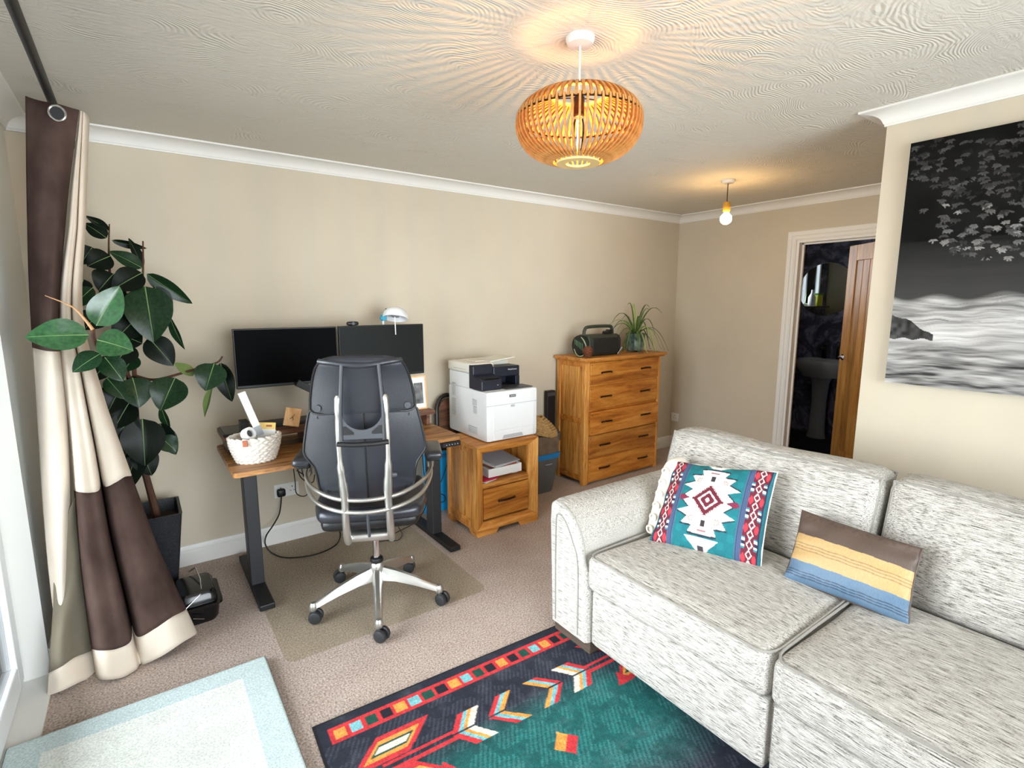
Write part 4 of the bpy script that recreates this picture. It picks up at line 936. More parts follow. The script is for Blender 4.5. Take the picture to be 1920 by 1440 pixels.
# ------------------------------------------------------------------ office chair (local frame: x right, y forward)
oc = thing('office_chair', 'black leather high-back office chair with silver frame and headrest at the desk', 'office chair', (.87, 2.376, 0), math.radians(-24))
hub = MB().lathe([(.020, .075), (.030, .085), (.034, .13), (.036, .20), (.032, .222), (.028, .226), (.0, .226)], n=24).build('base_hub', 'silver', oc, smooth=True)
for k in range(5):
    a = math.radians(-110.5+24+72*k); d = Vector((math.cos(a), math.sin(a), 0)); n_ = Vector((-d.y, d.x, 0)); up = Vector((0, 0, 1))
    m = MB(); secs = [(.015, .028, .135, .200), (.10, .025, .130, .180), (.20, .021, .108, .146), (.285, .017, .082, .110), (.315, .016, .074, .098), (.326, .011, .074, .094)]; vs = []
    for r_, w, z0, z1 in secs:
        for s_, z in ((-1, z0), (-.75, (z0+z1)/2+.008), (-.4, z1), (.4, z1), (.75, (z0+z1)/2+.008), (1, z0)): vs.append(d*r_ + n_*w*s_*(1 if z == z0 else 1.0) + up*z)
    q = 6; fs = [(i*q+j, i*q+(j+1) % q, (i+1)*q+(j+1) % q, (i+1)*q+j) for i in range(len(secs)-1) for j in range(q)] + [tuple(range(q)), tuple(len(vs)-1-j for j in range(q))]
    lg = m.add(vs, fs).build('base_leg', 'silver', oc, smooth=45)
    MB().lathe([(.017, .066), (.019, .075), (.018, .094), (.012, .104), (0, .106)], d*.312, 16).build('leg_cap', 'silver', lg, smooth=True)
    ca = a + (.9, -.5, 1.9, 1.2, 2.6)[k]; cdv = Vector((math.cos(ca), math.sin(ca), 0)); cn = Vector((-cdv.y, cdv.x, 0)); cc = d*.316 + cdv*.014
    cs = MB().cyl(d*.312+up*.045, d*.312+up*.072, .010).tube([cc-cn*.007+up*.035, cc+cn*.007+up*.035], .024, 18).build('caster', 'black_plastic', oc, smooth=True)
    Rw = Matrix((cdv, up, cn)).transposed()
    for s_ in (-1, 1):
        MB().lathe([(0, .007), (.026, .007), (.0305, .010), (.0315, .017), (.0285, .025), (.020, .028), (0, .0285)] if s_ > 0 else [(0, -.0285), (.020, -.028), (.0285, -.025), (.0315, -.017), (.0305, -.010), (.026, -.007), (0, -.007)], cc+up*.0362, 22, R=Rw).build('wheel', 'wheel_plastic', cs, smooth=True)
MB().lathe([(.030, .222), (.033, .232), (.030, .245), (.022, .25), (0, .25)], n=24).build('collar', 'black_plastic', oc, smooth=True)
MB().cyl((0, 0, .24), (0, 0, .42), .0165, n=24).build('gas_column', 'chrome', oc, smooth=True)
MB().lathe([(.015, .355), (.026, .365), (.032, .40), (.034, .44)], n=20).build('column_boot', 'black_plastic', oc, smooth=True)
MB().soft((-.008, -.06, .435), (.105, .13, .022), .018, 8).build('mechanism', 'silver', oc, smooth=True)
def seatf(o): return (o.x*(1-.12*max(0, -(o.y+.05)/.2)), o.y, o.z+.10*max(0, abs(o.x)-.1)**1.5 + (.14*max(0, -o.y-.10)))
MB().soft((-.008, .03, .492), (.235, .235, .030), .028, 10, (0, 0, -.0), seatf).build('seat_pan', 'black_plastic', oc, smooth=True)
MB().soft((-.008, .035, .535), (.25, .25, .035), .033, 10, (.01, .01, .012), seatf).build('seat_cushion', 'leather', oc, smooth=True)
CXo = -.010
def rowshell(rows, curve, thick, n=16):
    """rows: (z, halfwidth, y); returns closed shell bulging toward the rear"""
    m = MB(); vs = []; fs = []; L = len(rows)
    for side in (0, 1):
        for z, hw, y in rows:
            for k in range(n+1):
                t = -1+2*k/n; x = hw*t
                edge = (1-abs(t)**6)
                yy = y + curve*x*x + (thick*edge+.004 if side else 0)
                vs.append((CXo+x, yy, z))
    w = n+1
    for side in (0, 1):
        b = side*L*w
        for i in range(L-1):
            for k in range(n): fs.append((b+i*w+k, b+i*w+k+1, b+(i+1)*w+k+1, b+(i+1)*w+k))
    b = L*w
    for i in range(L-1): fs.append((i*w, (i+1)*w, b+(i+1)*w, b+i*w)); fs.append((i*w+n, b+i*w+n, b+(i+1)*w+n, (i+1)*w+n))
    for k in range(n): fs.append((k, b+k, b+k+1, k+1)); o = (L-1)*w; fs.append((o+k, o+k+1, b+o+k+1, b+o+k))
    return m.add(vs, fs)
back = [(1.062, .185, -.268), (1.056, .212, -.268), (1.04, .226, -.268), (.98, .240, -.266), (.90, .255, -.261), (.865, .259, -.258), (.845, .254, -.256), (.82, .236, -.253), (.795, .219, -.25), (.76, .211, -.244), (.70, .206, -.232), (.665, .195, -.222), (.64, .165, -.214), (.622, .12, -.208), (.614, .06, -.206)]
bo = rowshell(back, .55, .05, 20).build('backrest', 'leather', oc, smooth=60)
MB().tube(smoothpts([(CXo, y-.0015, z) for z, hw, y in back[1::2]], 3), .0035, 6).build('centre_seam', 'black_plastic', bo, smooth=True)
def edgeline(rows, curve, dy=-.002, top_=True):
    L = [(CXo-hw, y+curve*hw*hw+dy, z) for z, hw, y in rows]; R = [(CXo+hw, y+curve*hw*hw+dy, z) for z, hw, y in rows]
    return L + R[::-1]
MB().tube(edgeline(back, .55), .005, 6, closed=True).build('edge_piping', 'black_plastic', bo, smooth=True)
for x, z in ((-.185, 1.02), (.185, 1.02), (-.165, .68), (.165, .68)):
    MB().cyl((CXo+x, -.262+.55*x*x+(.04 if z < .8 else 0), z), (CXo+x, -.267+.55*x*x+(.04 if z < .8 else 0), z), .008, n=14).build('screw_cap', 'black_plastic', bo, smooth=True)
MB().soft((CXo+.105, -.243, .745), (.028, .010, .012), .009, 6).build('lumbar_tab', 'dark_grey_plastic', bo, smooth=True)
head = [(1.036, .178, -.282), (1.040, .204, -.283), (1.056, .218, -.285), (1.10, .214, -.290), (1.15, .206, -.296), (1.20, .194, -.304), (1.235, .181, -.313), (1.255, .168, -.318), (1.272, .143, -.314), (1.280, .105, -.302)]
ho = rowshell(head, .75, .055, 20).build('headrest', 'leather', oc, smooth=60)
MB().tube(edgeline(head, .75), .005, 6, closed=True).build('edge_piping', 'black_plastic', ho, smooth=True)
MB().tube(smoothpts([(CXo-.165, -.295, 1.262), (CXo-.12, -.318, 1.258), (CXo, -.332, 1.245), (CXo+.12, -.318, 1.258), (CXo+.165, -.295, 1.262)], 6), [.006]+[.014]*23+[.006] if False else .011, 10).build('top_roll', 'leather', ho, smooth=True)
for s_ in (-1, 1):
    MB().cyl((CXo+s_*.185, -.262, 1.062), (CXo+s_*.185, -.270, 1.062), .014, n=16).build('screw_cap', 'dark_grey_plastic', ho, smooth=True)
for s_ in (-1, 1):
    X = CXo+s_*.093
    MB().tube(smoothpts([(X, -.135, .432), (X+s_*.002, -.195, .430), (X+s_*.002, -.235, .455), (X, -.280, .56), (X-s_*.003, -.302, .69), (X+s_*.004, -.326, .82), (X+s_*.006, -.336, .94), (X+s_*.004, -.338, 1.04), (X, -.336, 1.125)], 5),
              [.013]*5+[.015]*5+[.017]*5+[.0165]*5+[.019]*3+[.016]*3+[.011]*5+[.011]*5+[.014]*4+[.008], 12).build('upright_rod', 'silver', oc, smooth=True)
    MB().tube(smoothpts([(X-s_*.008, -.345, .935), (X-s_*.008, -.345, 1.06), (X-s_*.013, -.338, 1.15), (X-s_*.020, -.330, 1.25)], 5), .0085, 8).build('headrest_post', 'graphite_metal', oc, smooth=True)
    MB().tube([(X-s_*.016, -.334, 1.19), (X-s_*.021, -.322, 1.262)], .0035, 6).build('slide_rail', 'black_plastic', oc, smooth=True)
MB().tube([(CXo-.103, -.350, .925), (CXo-.04, -.357, .921), (CXo+.04, -.357, .921), (CXo+.103, -.350, .925)], .0105, 10).build('crossbar', 'black_plastic', oc, smooth=True)
arc = [(CXo+.082*math.cos(a), 1.062+.082*math.sin(a)) for a in [math.pi+math.pi*k/16 for k in range(17)]]
pl2 = MB().prism([(CXo-.088, .942), (CXo-.088, 1.062)] + arc + [(CXo+.088, 1.062), (CXo+.088, .942)], 'y', -.349, -.343).build('headrest_bracket', 'dark_grey_plastic', oc)
for s_ in (-1, 1): MB().prism([(CXo+s_*.078, .962), (CXo+s_*.078, .998), (CXo+s_*.066, .998), (CXo+s_*.036, .972), (CXo+s_*.036, .962)], 'y', -.3505, -.3488).build('cutout', 'black_plastic', pl2)
MB().tube([(CXo, -.29, .607), (CXo, -.285, .55), (CXo, -.25, .47)], .0065, 8).build('centre_strut', 'dark_grey_plastic', oc, smooth=True)
for zc, zs, ye in ((.664, .722, .02), (.609, .700, .035)):
    hp = [(CXo-.287, ye, zs), (CXo-.283, -.07, (zs*2+zc)/3), (CXo-.235, -.185, zc+.022), (CXo-.145, -.272, zc+.006), (CXo-.05, -.308, zc), (CXo+.05, -.308, zc), (CXo+.145, -.272, zc+.006), (CXo+.235, -.185, zc+.022), (CXo+.283, -.07, (zs*2+zc)/3), (CXo+.287, ye, zs)]
    MB().tube(smoothpts(hp, 6), .0095, 10).build('arm_hoop', 'silver', oc, smooth=True)
for s_ in (-1, 1):
    MB().tube([(CXo+s_*.287, .02, .69), (CXo+s_*.289, .025, .752)], [.016, .022], 12).build('arm_post', 'silver', oc, smooth=True)
    MB().soft((CXo+s_*.300, .03, .772), (.043, .115, .019), .017, 8, (0, 0, .006)).build('armrest', 'leather', oc, smooth=True)
    MB().soft((CXo+s_*.298, .03, .748), (.032, .09, .010), .009, 6).build('armrest_base', 'black_plastic', oc, smooth=True)
MB().tube([(.10, .05, .455), (.20, .06, .462), (.235, .06, .46)], .006, 8).build('tilt_lever', 'black_plastic', oc, smooth=True)
# ------------------------------------------------------------------ curtain on its pole
po = thing('curtain_pole', 'dark metal curtain pole running along the window wall under the ceiling', 'curtain pole', (-.185, 1.2, 2.255))
MB().cyl((-.185, -1.5, 2.255), (-.185, YB-.004, 2.255), .0145, n=16).build('rod', 'black_metal', po, smooth=True)
MB().cyl((-.185, YB-.014, 2.255), (-.185, YB, 2.255), .028, n=18).build('end_socket', 'black_metal', po, smooth=True)
MB().cyl((-.185, -.9, 2.262), (-.185, -.9, H), .008, n=8).build('bracket', 'black_metal', po, smooth=True)
ct = thing('curtain', 'long brown and cream panelled curtain gathered beside the patio door', 'curtain', (-.16, 2.62, 0))
# fold lines traced down the cloth: (pixel x, pixel y, depth) sampled from header to hem
def colm(pts):
    q = sorted([P3(x, y, Y=Y) for x, y, Y in pts], key=lambda v: -v.z)
    return q
def at_z(q, t):
    """position at fraction t of the drop (smooth)"""
    z0, z1 = q[0].z, q[-1].z; z = z0+(z1-z0)*t
    k = 0
    while k < len(q)-2 and q[k+1].z > z: k += 1
    a, b = q[k], q[k+1]; s = (z-a.z)/(b.z-a.z) if b.z != a.z else 0
    pa = q[max(0, k-1)]; pb = q[min(len(q)-1, k+2)]
    ma = (b-pa)*.5 if k > 0 else (b-a); mb_ = (pb-a)*.5 if k < len(q)-2 else (b-a)
    s2, s3 = s*s, s*s*s
    r = a*(2*s3-3*s2+1) + ma*(s3-2*s2+s) + b*(-2*s3+3*s2) + mb_*(s3-s2); r.z = z
    return r
# leading panel (dark top, cream below), tapering behind the main folds
lead = [colm([(48, 180, 2.74), (52, 420, 2.70), (59, 610, 2.67), (70, 780, 2.64), (84, 980, 2.60), (98, 1130, 2.57), (108, 1186, 2.56)]),
        colm([(80, 190, 2.70), (82, 420, 2.66), (82, 610, 2.62), (92, 780, 2.59), (104, 980, 2.56), (112, 1120, 2.55), (115, 1186, 2.545)]),
        colm([(115, 197, 2.69), (108, 420, 2.65), (102, 610, 2.61), (114, 780, 2.58), (120, 980, 2.56), (121, 1120, 2.55), (120, 1186, 2.545)]),
        colm([(148, 206, 2.72), (122, 420, 2.71), (112, 610, 2.68), (126, 780, 2.64), (133, 980, 2.61), (128, 1120, 2.58), (124, 1186, 2.56)])]
# lining side that shows low down on the left
lin_ = [colm([(104, 1000, 2.60), (100, 1130, 2.56), (94, 1240, 2.53), (88, 1307, 2.50)]),
        colm([(118, 980, 2.585), (118, 1120, 2.545), (116, 1220, 2.50), (112, 1296, 2.475)]),
        colm([(132, 950, 2.59), (138, 1100, 2.56), (140, 1210, 2.54), (142, 1282, 2.50)]),
        colm([(143, 930, 2.62), (152, 1080, 2.60), (162, 1200, 2.58), (170, 1272, 2.55)]),
        colm([(150, 920, 2.66), (165, 1070, 2.64), (182, 1190, 2.62), (196, 1262, 2.60)])]
# main cloth: three folds
LV = (207, 420, 590, 700, 850, 1000, 1140, 1270)
FR = (2.76, 2.71, 2.655, 2.615, 2.565, 2.52, 2.485, 2.455)     # depth of the fold crests from header to hem
def crest(xs, dY, dl=(0,)*8): return colm([(x, y+e, f+d) for x, y, e, f, d in zip(xs, LV, dl, FR, dY if isinstance(dY, tuple) else (dY,)*8)])
main = [crest((150, 124, 108, 114, 134, 146, 162, 181), .09, (0, 0, 0, 0, 0, 0, 0, 2)),
        crest((151, 130, 115, 122, 141, 156, 176, 195), .0, (0, 0, 0, 0, 0, 0, 0, 5)),
        crest((153, 138, 125, 137, 160, 180, 206, 227), .0, (1, 0, 0, 0, 0, 0, 0, 1)),
        crest((154, 143, 132, 149, 176, 201, 232, 254), .03, (2, 0, 0, 0, 0, 0, 0, -15)),
        crest((155, 145, 134, 152, 181, 207, 240, 262), (.22, .22, .22, .22, .24, .25, .19, .06), (2, 0, 0, 0, 0, 0, 0, -26)),
        crest((156, 146, 136, 155, 185, 212, 246, 272), .05, (3, 0, 0, 0, 0, 0, 0, -25)),
        crest((159, 150, 142, 164, 203, 238, 277, 304), .03, (5, 0, 0, 0, 0, 0, -10, -40)),
        crest((163, 156, 149, 178, 222, 266, 308, 340), .05, (8, 0, 0, 15, 5, 5, -20, -64)),
        crest((166, 160, 154, 188, 240, 290, 332, 368), (.10, .12, .12, .12, .12, .13, .14, .15), (11, 0, 0, 25, 25, 15, -30, -82)),
        crest((167, 160, 155, 188, 238, 286, 326, 362), (.2, .22, .22, .22, .22, .23, .24, .24), (13, 0, 0, 25, 25, 15, -35, -92))]
def cloth(cols, t0, t1, nu, nv, wav=0.0):
    def f(u, v):
        t = t0+(t1-t0)*v; n = len(cols)-1; x = u*n; i = min(int(x), n-1); s = x-i
        g = [at_z(cols[max(0, min(n, i+d))], t) for d in (-1, 0, 1, 2)]
        p = .5*((2*g[1]) + (g[2]-g[0])*s + (2*g[0]-5*g[1]+4*g[2]-g[3])*s*s + (3*g[1]-g[0]-3*g[2]+g[3])*s**3)
        p.y += .004*math.sin(14*t+9*u) + wav*math.sin(t*37+u*7)*math.sin(u*11)
        return p
    return MB().grid(f, nu, nv)
cloth(lead, 0, .455, 18, 26).build('dark_header_panel', 'curtain_brown', ct, smooth=80, solid=.004)
cloth(lead, .455, 1, 18, 30).build('cream_panel', 'curtain_cream', ct, smooth=80, solid=.004)
cloth(lin_, 0, .86, 24, 22).build('lining', 'curtain_lining', ct, smooth=80, solid=.003)
cloth(lin_, .86, 1, 24, 6).build('hem_band', 'curtain_cream', ct, smooth=80, solid=.004)
cloth(main, 0, .660, 72, 50, .002).build('cream_panel', 'curtain_cream', ct, smooth=80, solid=.004)
cloth(main, .660, .945, 72, 30, .003).build('dark_lower_panel', 'curtain_brown', ct, smooth=80, solid=.004)
cloth(main, .945, 1.0, 72, 6, .003).build('hem_band', 'curtain_cream', ct, smooth=80, solid=.004)
ec = P3(107, 212, Y=2.675)
MB().tube([ec+Vector((.024*math.cos(a), .002*math.sin(3*a), .026*math.sin(a))) for a in [2*math.pi*k/28 for k in range(28)]], .0042, 8, closed=True).build('eyelet', 'silver', ct, smooth=True)
MB().lathe([(0, 0), (.022, 0), (.022, .002), (0, .002)], ec+Vector((0, .001, 0)), 24, R=Matrix.Rotation(math.pi/2, 3, 'X')).build('eyelet_shadow', 'black_metal', ct)

# ------------------------------------------------------------------ rubber plant
rp = thing('rubber_plant', 'tall rubber plant with broad dark glossy leaves in a black planter', 'plant', (-.03, 3.10, 0))
def sqp(h, z, cx=-.045, cy=3.10): return [(cx+x, cy+y, z) for x, y in rrect(-h, h, -h, h, .012, 3)]
rings([sqp(.092, 0), sqp(.094, .01), sqp(.145, .46), sqp(.147, .465), sqp(.134, .465), sqp(.130, .40)], cap=False).build('planter', 'pot_black', rp, smooth=True)
rings([sqp(.129, .395), sqp(.129, .402)]).build('soil', 'soil', rp)
def stem(pts, r0, r1, mt='bark', k=5):
    q = smoothpts([P3(x, y, Y=Y) for x, y, Y in pts], k); n = len(q)
    MB().tube(q, [r0+(r1-r0)*i/(n-1) for i in range(n)], 8).build('stem', mt, rp, smooth=True)
stem([(300, 985, 3.10), (288, 940, 3.10), (272, 880, 3.10), (258, 800, 3.08), (252, 700, 3.06), (250, 640, 3.05), (262, 560, 3.05), (268, 510, 3.05), (268, 452, 3.06)], .016, .003)
stem([(296, 985, 3.12), (282, 930, 3.13), (262, 850, 3.12), (246, 740, 3.1), (225, 620, 3.1), (208, 530, 3.1), (204, 470, 3.1), (205, 420, 3.1)], .014, .0025)
stem([(255, 705, 3.05), (290, 712, 3.02), (340, 700, 2.98), (380, 688, 2.96), (408, 679, 2.95), (417, 668, 2.95)], .007, .004)
stem([(252, 720, 3.05), (230, 690, 2.9), (200, 660, 2.7), (182, 650, 2.5), (175, 632, 2.44), (174, 616, 2.42)], .008, .007)
stem([(174, 618, 2.42), (160, 600, 2.415), (135, 575, 2.41), (84, 554, 2.40)], .006, .0012, 'sheath')
lv = {}
def leafmesh(kind):
    """unit leaf: base at origin, tip at x=1, half width .5 in y, face +z, creased midrib, curled edges"""
    m = MB(); nu, nv = 12, 8; vs = []
    for i in range(nu+1):
        t = i/nu; w = (math.sin(math.pi*min(1, t**.82))**.72)*(1-.12*t) if 0 < t < 1 else 0
        for j in range(nv+1):
            s = -1+2*j/nv
            vs.append((t, s*w*.5, .10*abs(s)*w*(1 if kind == 0 else .6) - .22*t*t*(1 if kind == 0 else .5) + .02*math.sin(9*t)*s))
    w_ = nv+1; fs = [(i*w_+j, i*w_+j+1, (i+1)*w_+j+1, (i+1)*w_+j) for i in range(nu) for j in range(nv)]
    m.add(vs, fs); m.mat(1)
    rib = [(i/nu*.985, 0, -.22*(i/nu)**2*(1 if kind == 0 else .5)+.006) for i in range(nu+1)]
    m.tube(rib, [.014*(1-.75*i/nu) for i in range(nu+1)], 5)
    return m
def leaf(b, tip, hw, Y, mt='leaf_dark', dY=0.0, kind=0, roll=0.0):
    B = P3(b[0], b[1], Y=Y); T = P3(tip[0], tip[1], Y=Y+dY); L = (T-B).length
    wm = hw/FPX*((B+T)/2-Vector((0, 0, EYE))).dot(_f)
    xax = (T-B).normalized(); view = (Vector((0, 0, EYE))-(B+T)/2).normalized() + Vector((0, 0, .35))
    zax = (view-xax*view.dot(xax)).normalized(); yax = zax.cross(xax)
    if roll: R = Matrix.Rotation(roll, 3, xax); zax = R @ zax; yax = R @ yax
    key = (mt, kind)
    if key not in lv: lv[key] = leafmesh(kind).mesh('leaf', [mt, 'leaf_rib'], smooth=50, recalc=False)
    o = bpy.data.objects.new('leaf', lv[key]); COL.objects.link(o); o.parent = rp
    Sx, Sy = L*1.04, 2*wm/.94
    o.matrix_local = Matrix.Translation(B-ORG[rp]) @ Matrix((xax, yax, zax)).transposed().to_4x4() @ Matrix.Diagonal((Sx, Sy, (Sx+Sy)*.45, 1))
def Z(x, y): return (x/3, 380+y/3)
D, G, Bt = 'leaf_dark', 'leaf_green', 'leaf_bright'
for b, t, hw, Y, mt, dY, roll in [
  ((500, 745), (152, 742), 31, 2.42, Bt, -.02, 0), ((542, 692), (662, 482), 27, 2.43, Bt, -.03, .15), ((545, 772), (735, 815), 29, 2.43, Bt, -.04, -.1),
  ((565, 850), (408, 938), 20, 2.46, G, -.03, .2), ((590, 870), (688, 990), 21, 2.48, G, -.04, 0),
  ((815, 470), (862, 757), 39, 2.98, G, -.10, 0), ((825, 400), (1068, 568), 15, 3.05, G, -.02, .5), ((955, 640), (1022, 828), 9, 3.08, G, 0, .8),
  ((835, 758), (968, 905), 24, 3.0, D, -.05, .1), ((1205, 905), (1158, 1042), 27, 2.93, G, -.06, 0), ((1088, 975), (992, 895), 12, 2.97, 'leaf_pale', .02, .4),
  ((1240, 900), (1295, 1115), 17, 2.94, D, -.03, .3), ((1195, 1035), (1135, 1202), 8, 2.95, 'leaf_pale', .0, .7), ((985, 985), (905, 1152), 31, 2.96, G, -.07, 0),
  ((745, 985), (790, 1135), 29, 2.96, G, -.06, -.2), ((600, 985), (697, 1092), 16, 2.93, G, -.05, 0), ((800, 1215), (815, 1470), 35, 2.95, D, -.06, 0),
  ((905, 1320), (988, 1392), 17, 2.95, G, -.04, 0), ((908, 1150), (945, 1285), 9, 2.97, G, 0, .7), ((612, 160), (484, 62), 10, 3.06, D, .02, .5),
  ((600, 200), (482, 110), 15, 3.05, D, 0, .2), ((628, 212), (822, 262), 7, 3.08, D, .02, .6), ((800, 365), (735, 197), 9, 3.05, D, .02, .4),
  ((800, 368), (628, 268), 15, 3.03, G, -.02, .2), ((520, 250), (455, 335), 22, 3.05, D, -.02, 0), ((622, 300), (500, 345), 22, 3.04, D, -.04, 0),
  ((800, 395), (640, 475), 24, 3.0, D, -.05, 0), ((522, 478), (396, 585), 17, 2.92, G, -.04, .2), ((640, 400), (560, 480), 26, 3.02, D, -.04, 0),
  ((700, 470), (560, 520), 22, 3.02, D, -.03, .2), ((760, 520), (690, 640), 24, 3.02, D, -.04, -.2), ((780, 640), (650, 760), 26, 3.0, D, -.05, 0),
  ((720, 760), (780, 780), 26, 3.0, D, -.05, .2), ((740, 800), (640, 900), 24, 2.98, D, -.05, 0), ((690, 560), (600, 660), 22, 3.02, D, -.03, 0),
  ((760, 860), (690, 940), 20, 2.98, G, -.03, .3), ((660, 880), (560, 960), 20, 2.95, D, -.03, 0), ((470, 430), (440, 520), 18, 3.0, D, -.02, .2),
  ((700, 1000), (600, 1180), 24, 2.97, D, -.06, 0), ((730, 1120), (640, 1260), 26, 2.97, D, -.05, .1), ((700, 1180), (690, 1400), 26, 2.96, D, -.05, -.1),
  ((640, 1180), (620, 1390), 22, 2.97, D, -.04, 0), ((760, 1230), (690, 1430), 25, 2.99, D, -.04, .2), ((900, 1240), (960, 1400), 16, 2.98, D, -.02, .2),
  ((800, 1000), (720, 1060), 20, 3.0, D, 0, .1), ((560, 620), (480, 700), 22, 2.85, D, -.05, 0), ((600, 900), (520, 990), 20, 2.9, D, -.05, .1), ((870, 470), (958, 640), 18, 3.04, D, -.02, -.3)]:
    leaf(Z(*b), Z(*t), hw, Y, mt, dY, 0, roll)
for b, t, hw, Y, mt, dY in [((272, 800), (228, 930), 24, 3.0, D, -.05), ((300, 800), (330, 850), 16, 3.0, G, -.04), ((262, 840), (285, 890), 22, 3.0, D, -.03)]: leaf(b, t, hw, Y, mt, dY)

# glossy black tub with wire handle behind the curtain hem
bt = thing('black_tub', 'glossy black plastic tub with thin wire handle on the carpet beside the curtain', 'tub', (.13, 2.80, 0))
def tubr(hx_, hy_, z): return [(.115+x, 2.80+y, z) for x, y in rrect(-hx_, hx_, -hy_, hy_, .03, 4)]
rings([tubr(.075, .105, 0), tubr(.085, .115, .02), tubr(.092, .122, .085), tubr(.104, .134, .088), tubr(.104, .134, .098), tubr(.09, .12, .10)]).build('tray', 'gloss_black', bt, smooth=True)
rings([tubr(.086, .116, .10), tubr(.082, .112, .135), tubr(.07, .10, .155), tubr(.04, .07, .158)]).build('lid', 'gloss_black', bt, smooth=True)
MB().tube(smoothpts([P3(424, 1130, Y=2.72), P3(352, 1138, Y=2.66)], 2) if False else [P3(349, 1141, Y=2.67), P3(378, 1112, Y=2.70), P3(375, 1085, Y=2.80), P3(366, 1064, Y=2.90), P3(354, 1072, Y=2.93)], .0035, 8).build('wire_handle', 'chrome', bt, smooth=True)
MB().tube([P3(362, 1160, Y=2.665), P3(383, 1160, Y=2.668)], .003, 6).build('front_clip', 'chrome', bt, smooth=True)

# ------------------------------------------------------------------ rugs
def printed_slab(name, label, org, e, nrm, w, l, z0, z1, nu, nv, colfn, mat, cat='rug'):
    t = thing(name, label, cat, (org[0]+e[0]*w/2+nrm[0]*l/2, org[1]+e[1]*w/2+nrm[1]*l/2, 0))
    def f(u, v):
        ed = min(u*w, (1-u)*w, v*l, (1-v)*l); r = .006
        z = z1 - (max(0, r-ed)/r)**2*(z1-z0)*.6
        return (org[0]+e[0]*u*w+nrm[0]*v*l, org[1]+e[1]*u*w+nrm[1]*v*l, z)
    m = MB().grid(f, nu, nv)
    U, V = np.meshgrid(np.linspace(0, w, nu+1), np.linspace(0, l, nv+1))
    cols = colfn(U, V); m.build('pile', mat, t, smooth=60, colors=cols)
    q = [(org[0]+e[0]*a*w+nrm[0]*b*l, org[1]+e[1]*a*w+nrm[1]*b*l) for a, b in ((0, 0), (1, 0), (1, 1), (0, 1))]
    MB().prism(q, 'z', z0, z0+(z1-z0)*.55).build('backing', 'cable', t)
    return t
def L3(c): return np.array(lin(c)[:3])
def vnoise(U, V, s, seed):
    rg = np.random.default_rng(seed); g = rg.random((96, 96))
    x, y = (U*s) % 95, (V*s) % 95; i, j = x.astype(int), y.astype(int); a, b = x-i, y-j; a = a*a*(3-2*a); b = b*b*(3-2*b)
    return g[j, i]*(1-a)*(1-b)+g[j, i+1]*a*(1-b)+g[j+1, i]*(1-a)*b+g[j+1, i+1]*a*b
RW_ = 1.434
def rugcol(U, V):
    out = np.zeros(U.shape+(4,), np.float32); out[..., 3] = 1
    NAV, TEA, RED, ORA, LBL, GRN, BLK, WHT = map(L3, ((30, 34, 48), (14, 92, 90), (206, 52, 58), (232, 158, 74), (126, 188, 194), (22, 74, 62), (24, 24, 36), (236, 226, 206)))
    nz = vnoise(U, V, 9, 1)*.5+vnoise(U, V, 23, 2)*.3+vnoise(U, V, 60, 3)*.2
    m = np.abs(U-RW_/2); Vs = V
    tt = np.clip(((V-.30)/.16), 0, 1)*np.clip((.62-m)/.3, 0, 1)*np.clip((.86-V)/.25, 0, 1); tt = np.clip(tt*1.3*(0.55+nz*.9), 0, 1)[..., None]
    base = NAV*(1-tt)+TEA*tt
    hatch = ((np.floor((U+V*.6)*110) % 2) * (vnoise(U, V, 30, 5) > .42))[..., None]
    base = base*(1+.55*hatch*(V > .12)[..., None]) + .018*hatch*(V > .125)[..., None] + np.array([.05, .055, .06])*np.clip(nz-.52, 0, 1)[..., None]*1.6
    c = base
    def put(mask, col):
        nonlocal c
        c = np.where(mask[..., None], col, c)
    dv = np.abs(V-.309)
    ins = (V > .047) & (V < .122) & (m < .674)
    put(ins, RED)
    k = np.floor((U-.049)/.0555).astype(int); fu = (U-.049)/.0555-k
    sq_ = ins & (V > .062) & (V < .106) & (fu > .14) & (fu < .88) & (k >= 0)
    kk = np.where(k <= 12, k % 4, (24-k) % 4)
    for i, cc in enumerate((ORA, LBL, GRN, BLK)): put(sq_ & (kk == i), cc)
    s = m+1.03*dv; ln = dv > .004
    for a, b, cc in ((.106, .128, ORA), (.128, .150, LBL), (.150, .173, RED)): put((s > a) & (s < b) & (dv < .075) & ln, cc)
    s2 = m+.78*dv
    for a, b, cc in ((.230, .258, WHT), (.258, .274, ORA), (.274, .292, LBL), (.292, .318, RED)): put((s2 > a) & (s2 < b) & (dv < .075) & ln & (m > .165), cc)
    put((m > .30) & (m < .56) & (dv > .008) & (dv < .022), RED)
    s3 = m+1.03*dv; ins3 = np.minimum.reduce([s3-.486, .683-s3, (.137-dv)*1.0, (dv-.024)*1.0])
    put(ins3 > 0, RED); put(ins3 > .022, ORA); put(ins3 > .036, GRN); put(ins3 > .044, WHT)
    dd_ = m/.051+np.abs(V-.547)/.054
    put((dd_ < 1), ORA); put((dd_ < 1) & ((U-RW_/2)+(V-.547) > 0), RED)
    put((m/.10+np.abs(V-.76)/.10 < 1) & (m > .03), RED)
    put((m > .355) & (m < .42) & (V > .385) & (V < .45) & ((V-.385) > np.abs(m-.388)*1.6), RED)
    for v0 in (.98, 1.3, 1.62): put((m/.06+np.abs(V-v0)/.06 < 1), ORA)
    put((m > RW_/2-.010) | (V < .010), BLK*.5)
    out[..., :3] = c*(.8+.4*vnoise(U, V, 80, 7))[..., None]
    return out
er = (math.cos(math.radians(-2.674)), math.sin(math.radians(-2.674)))
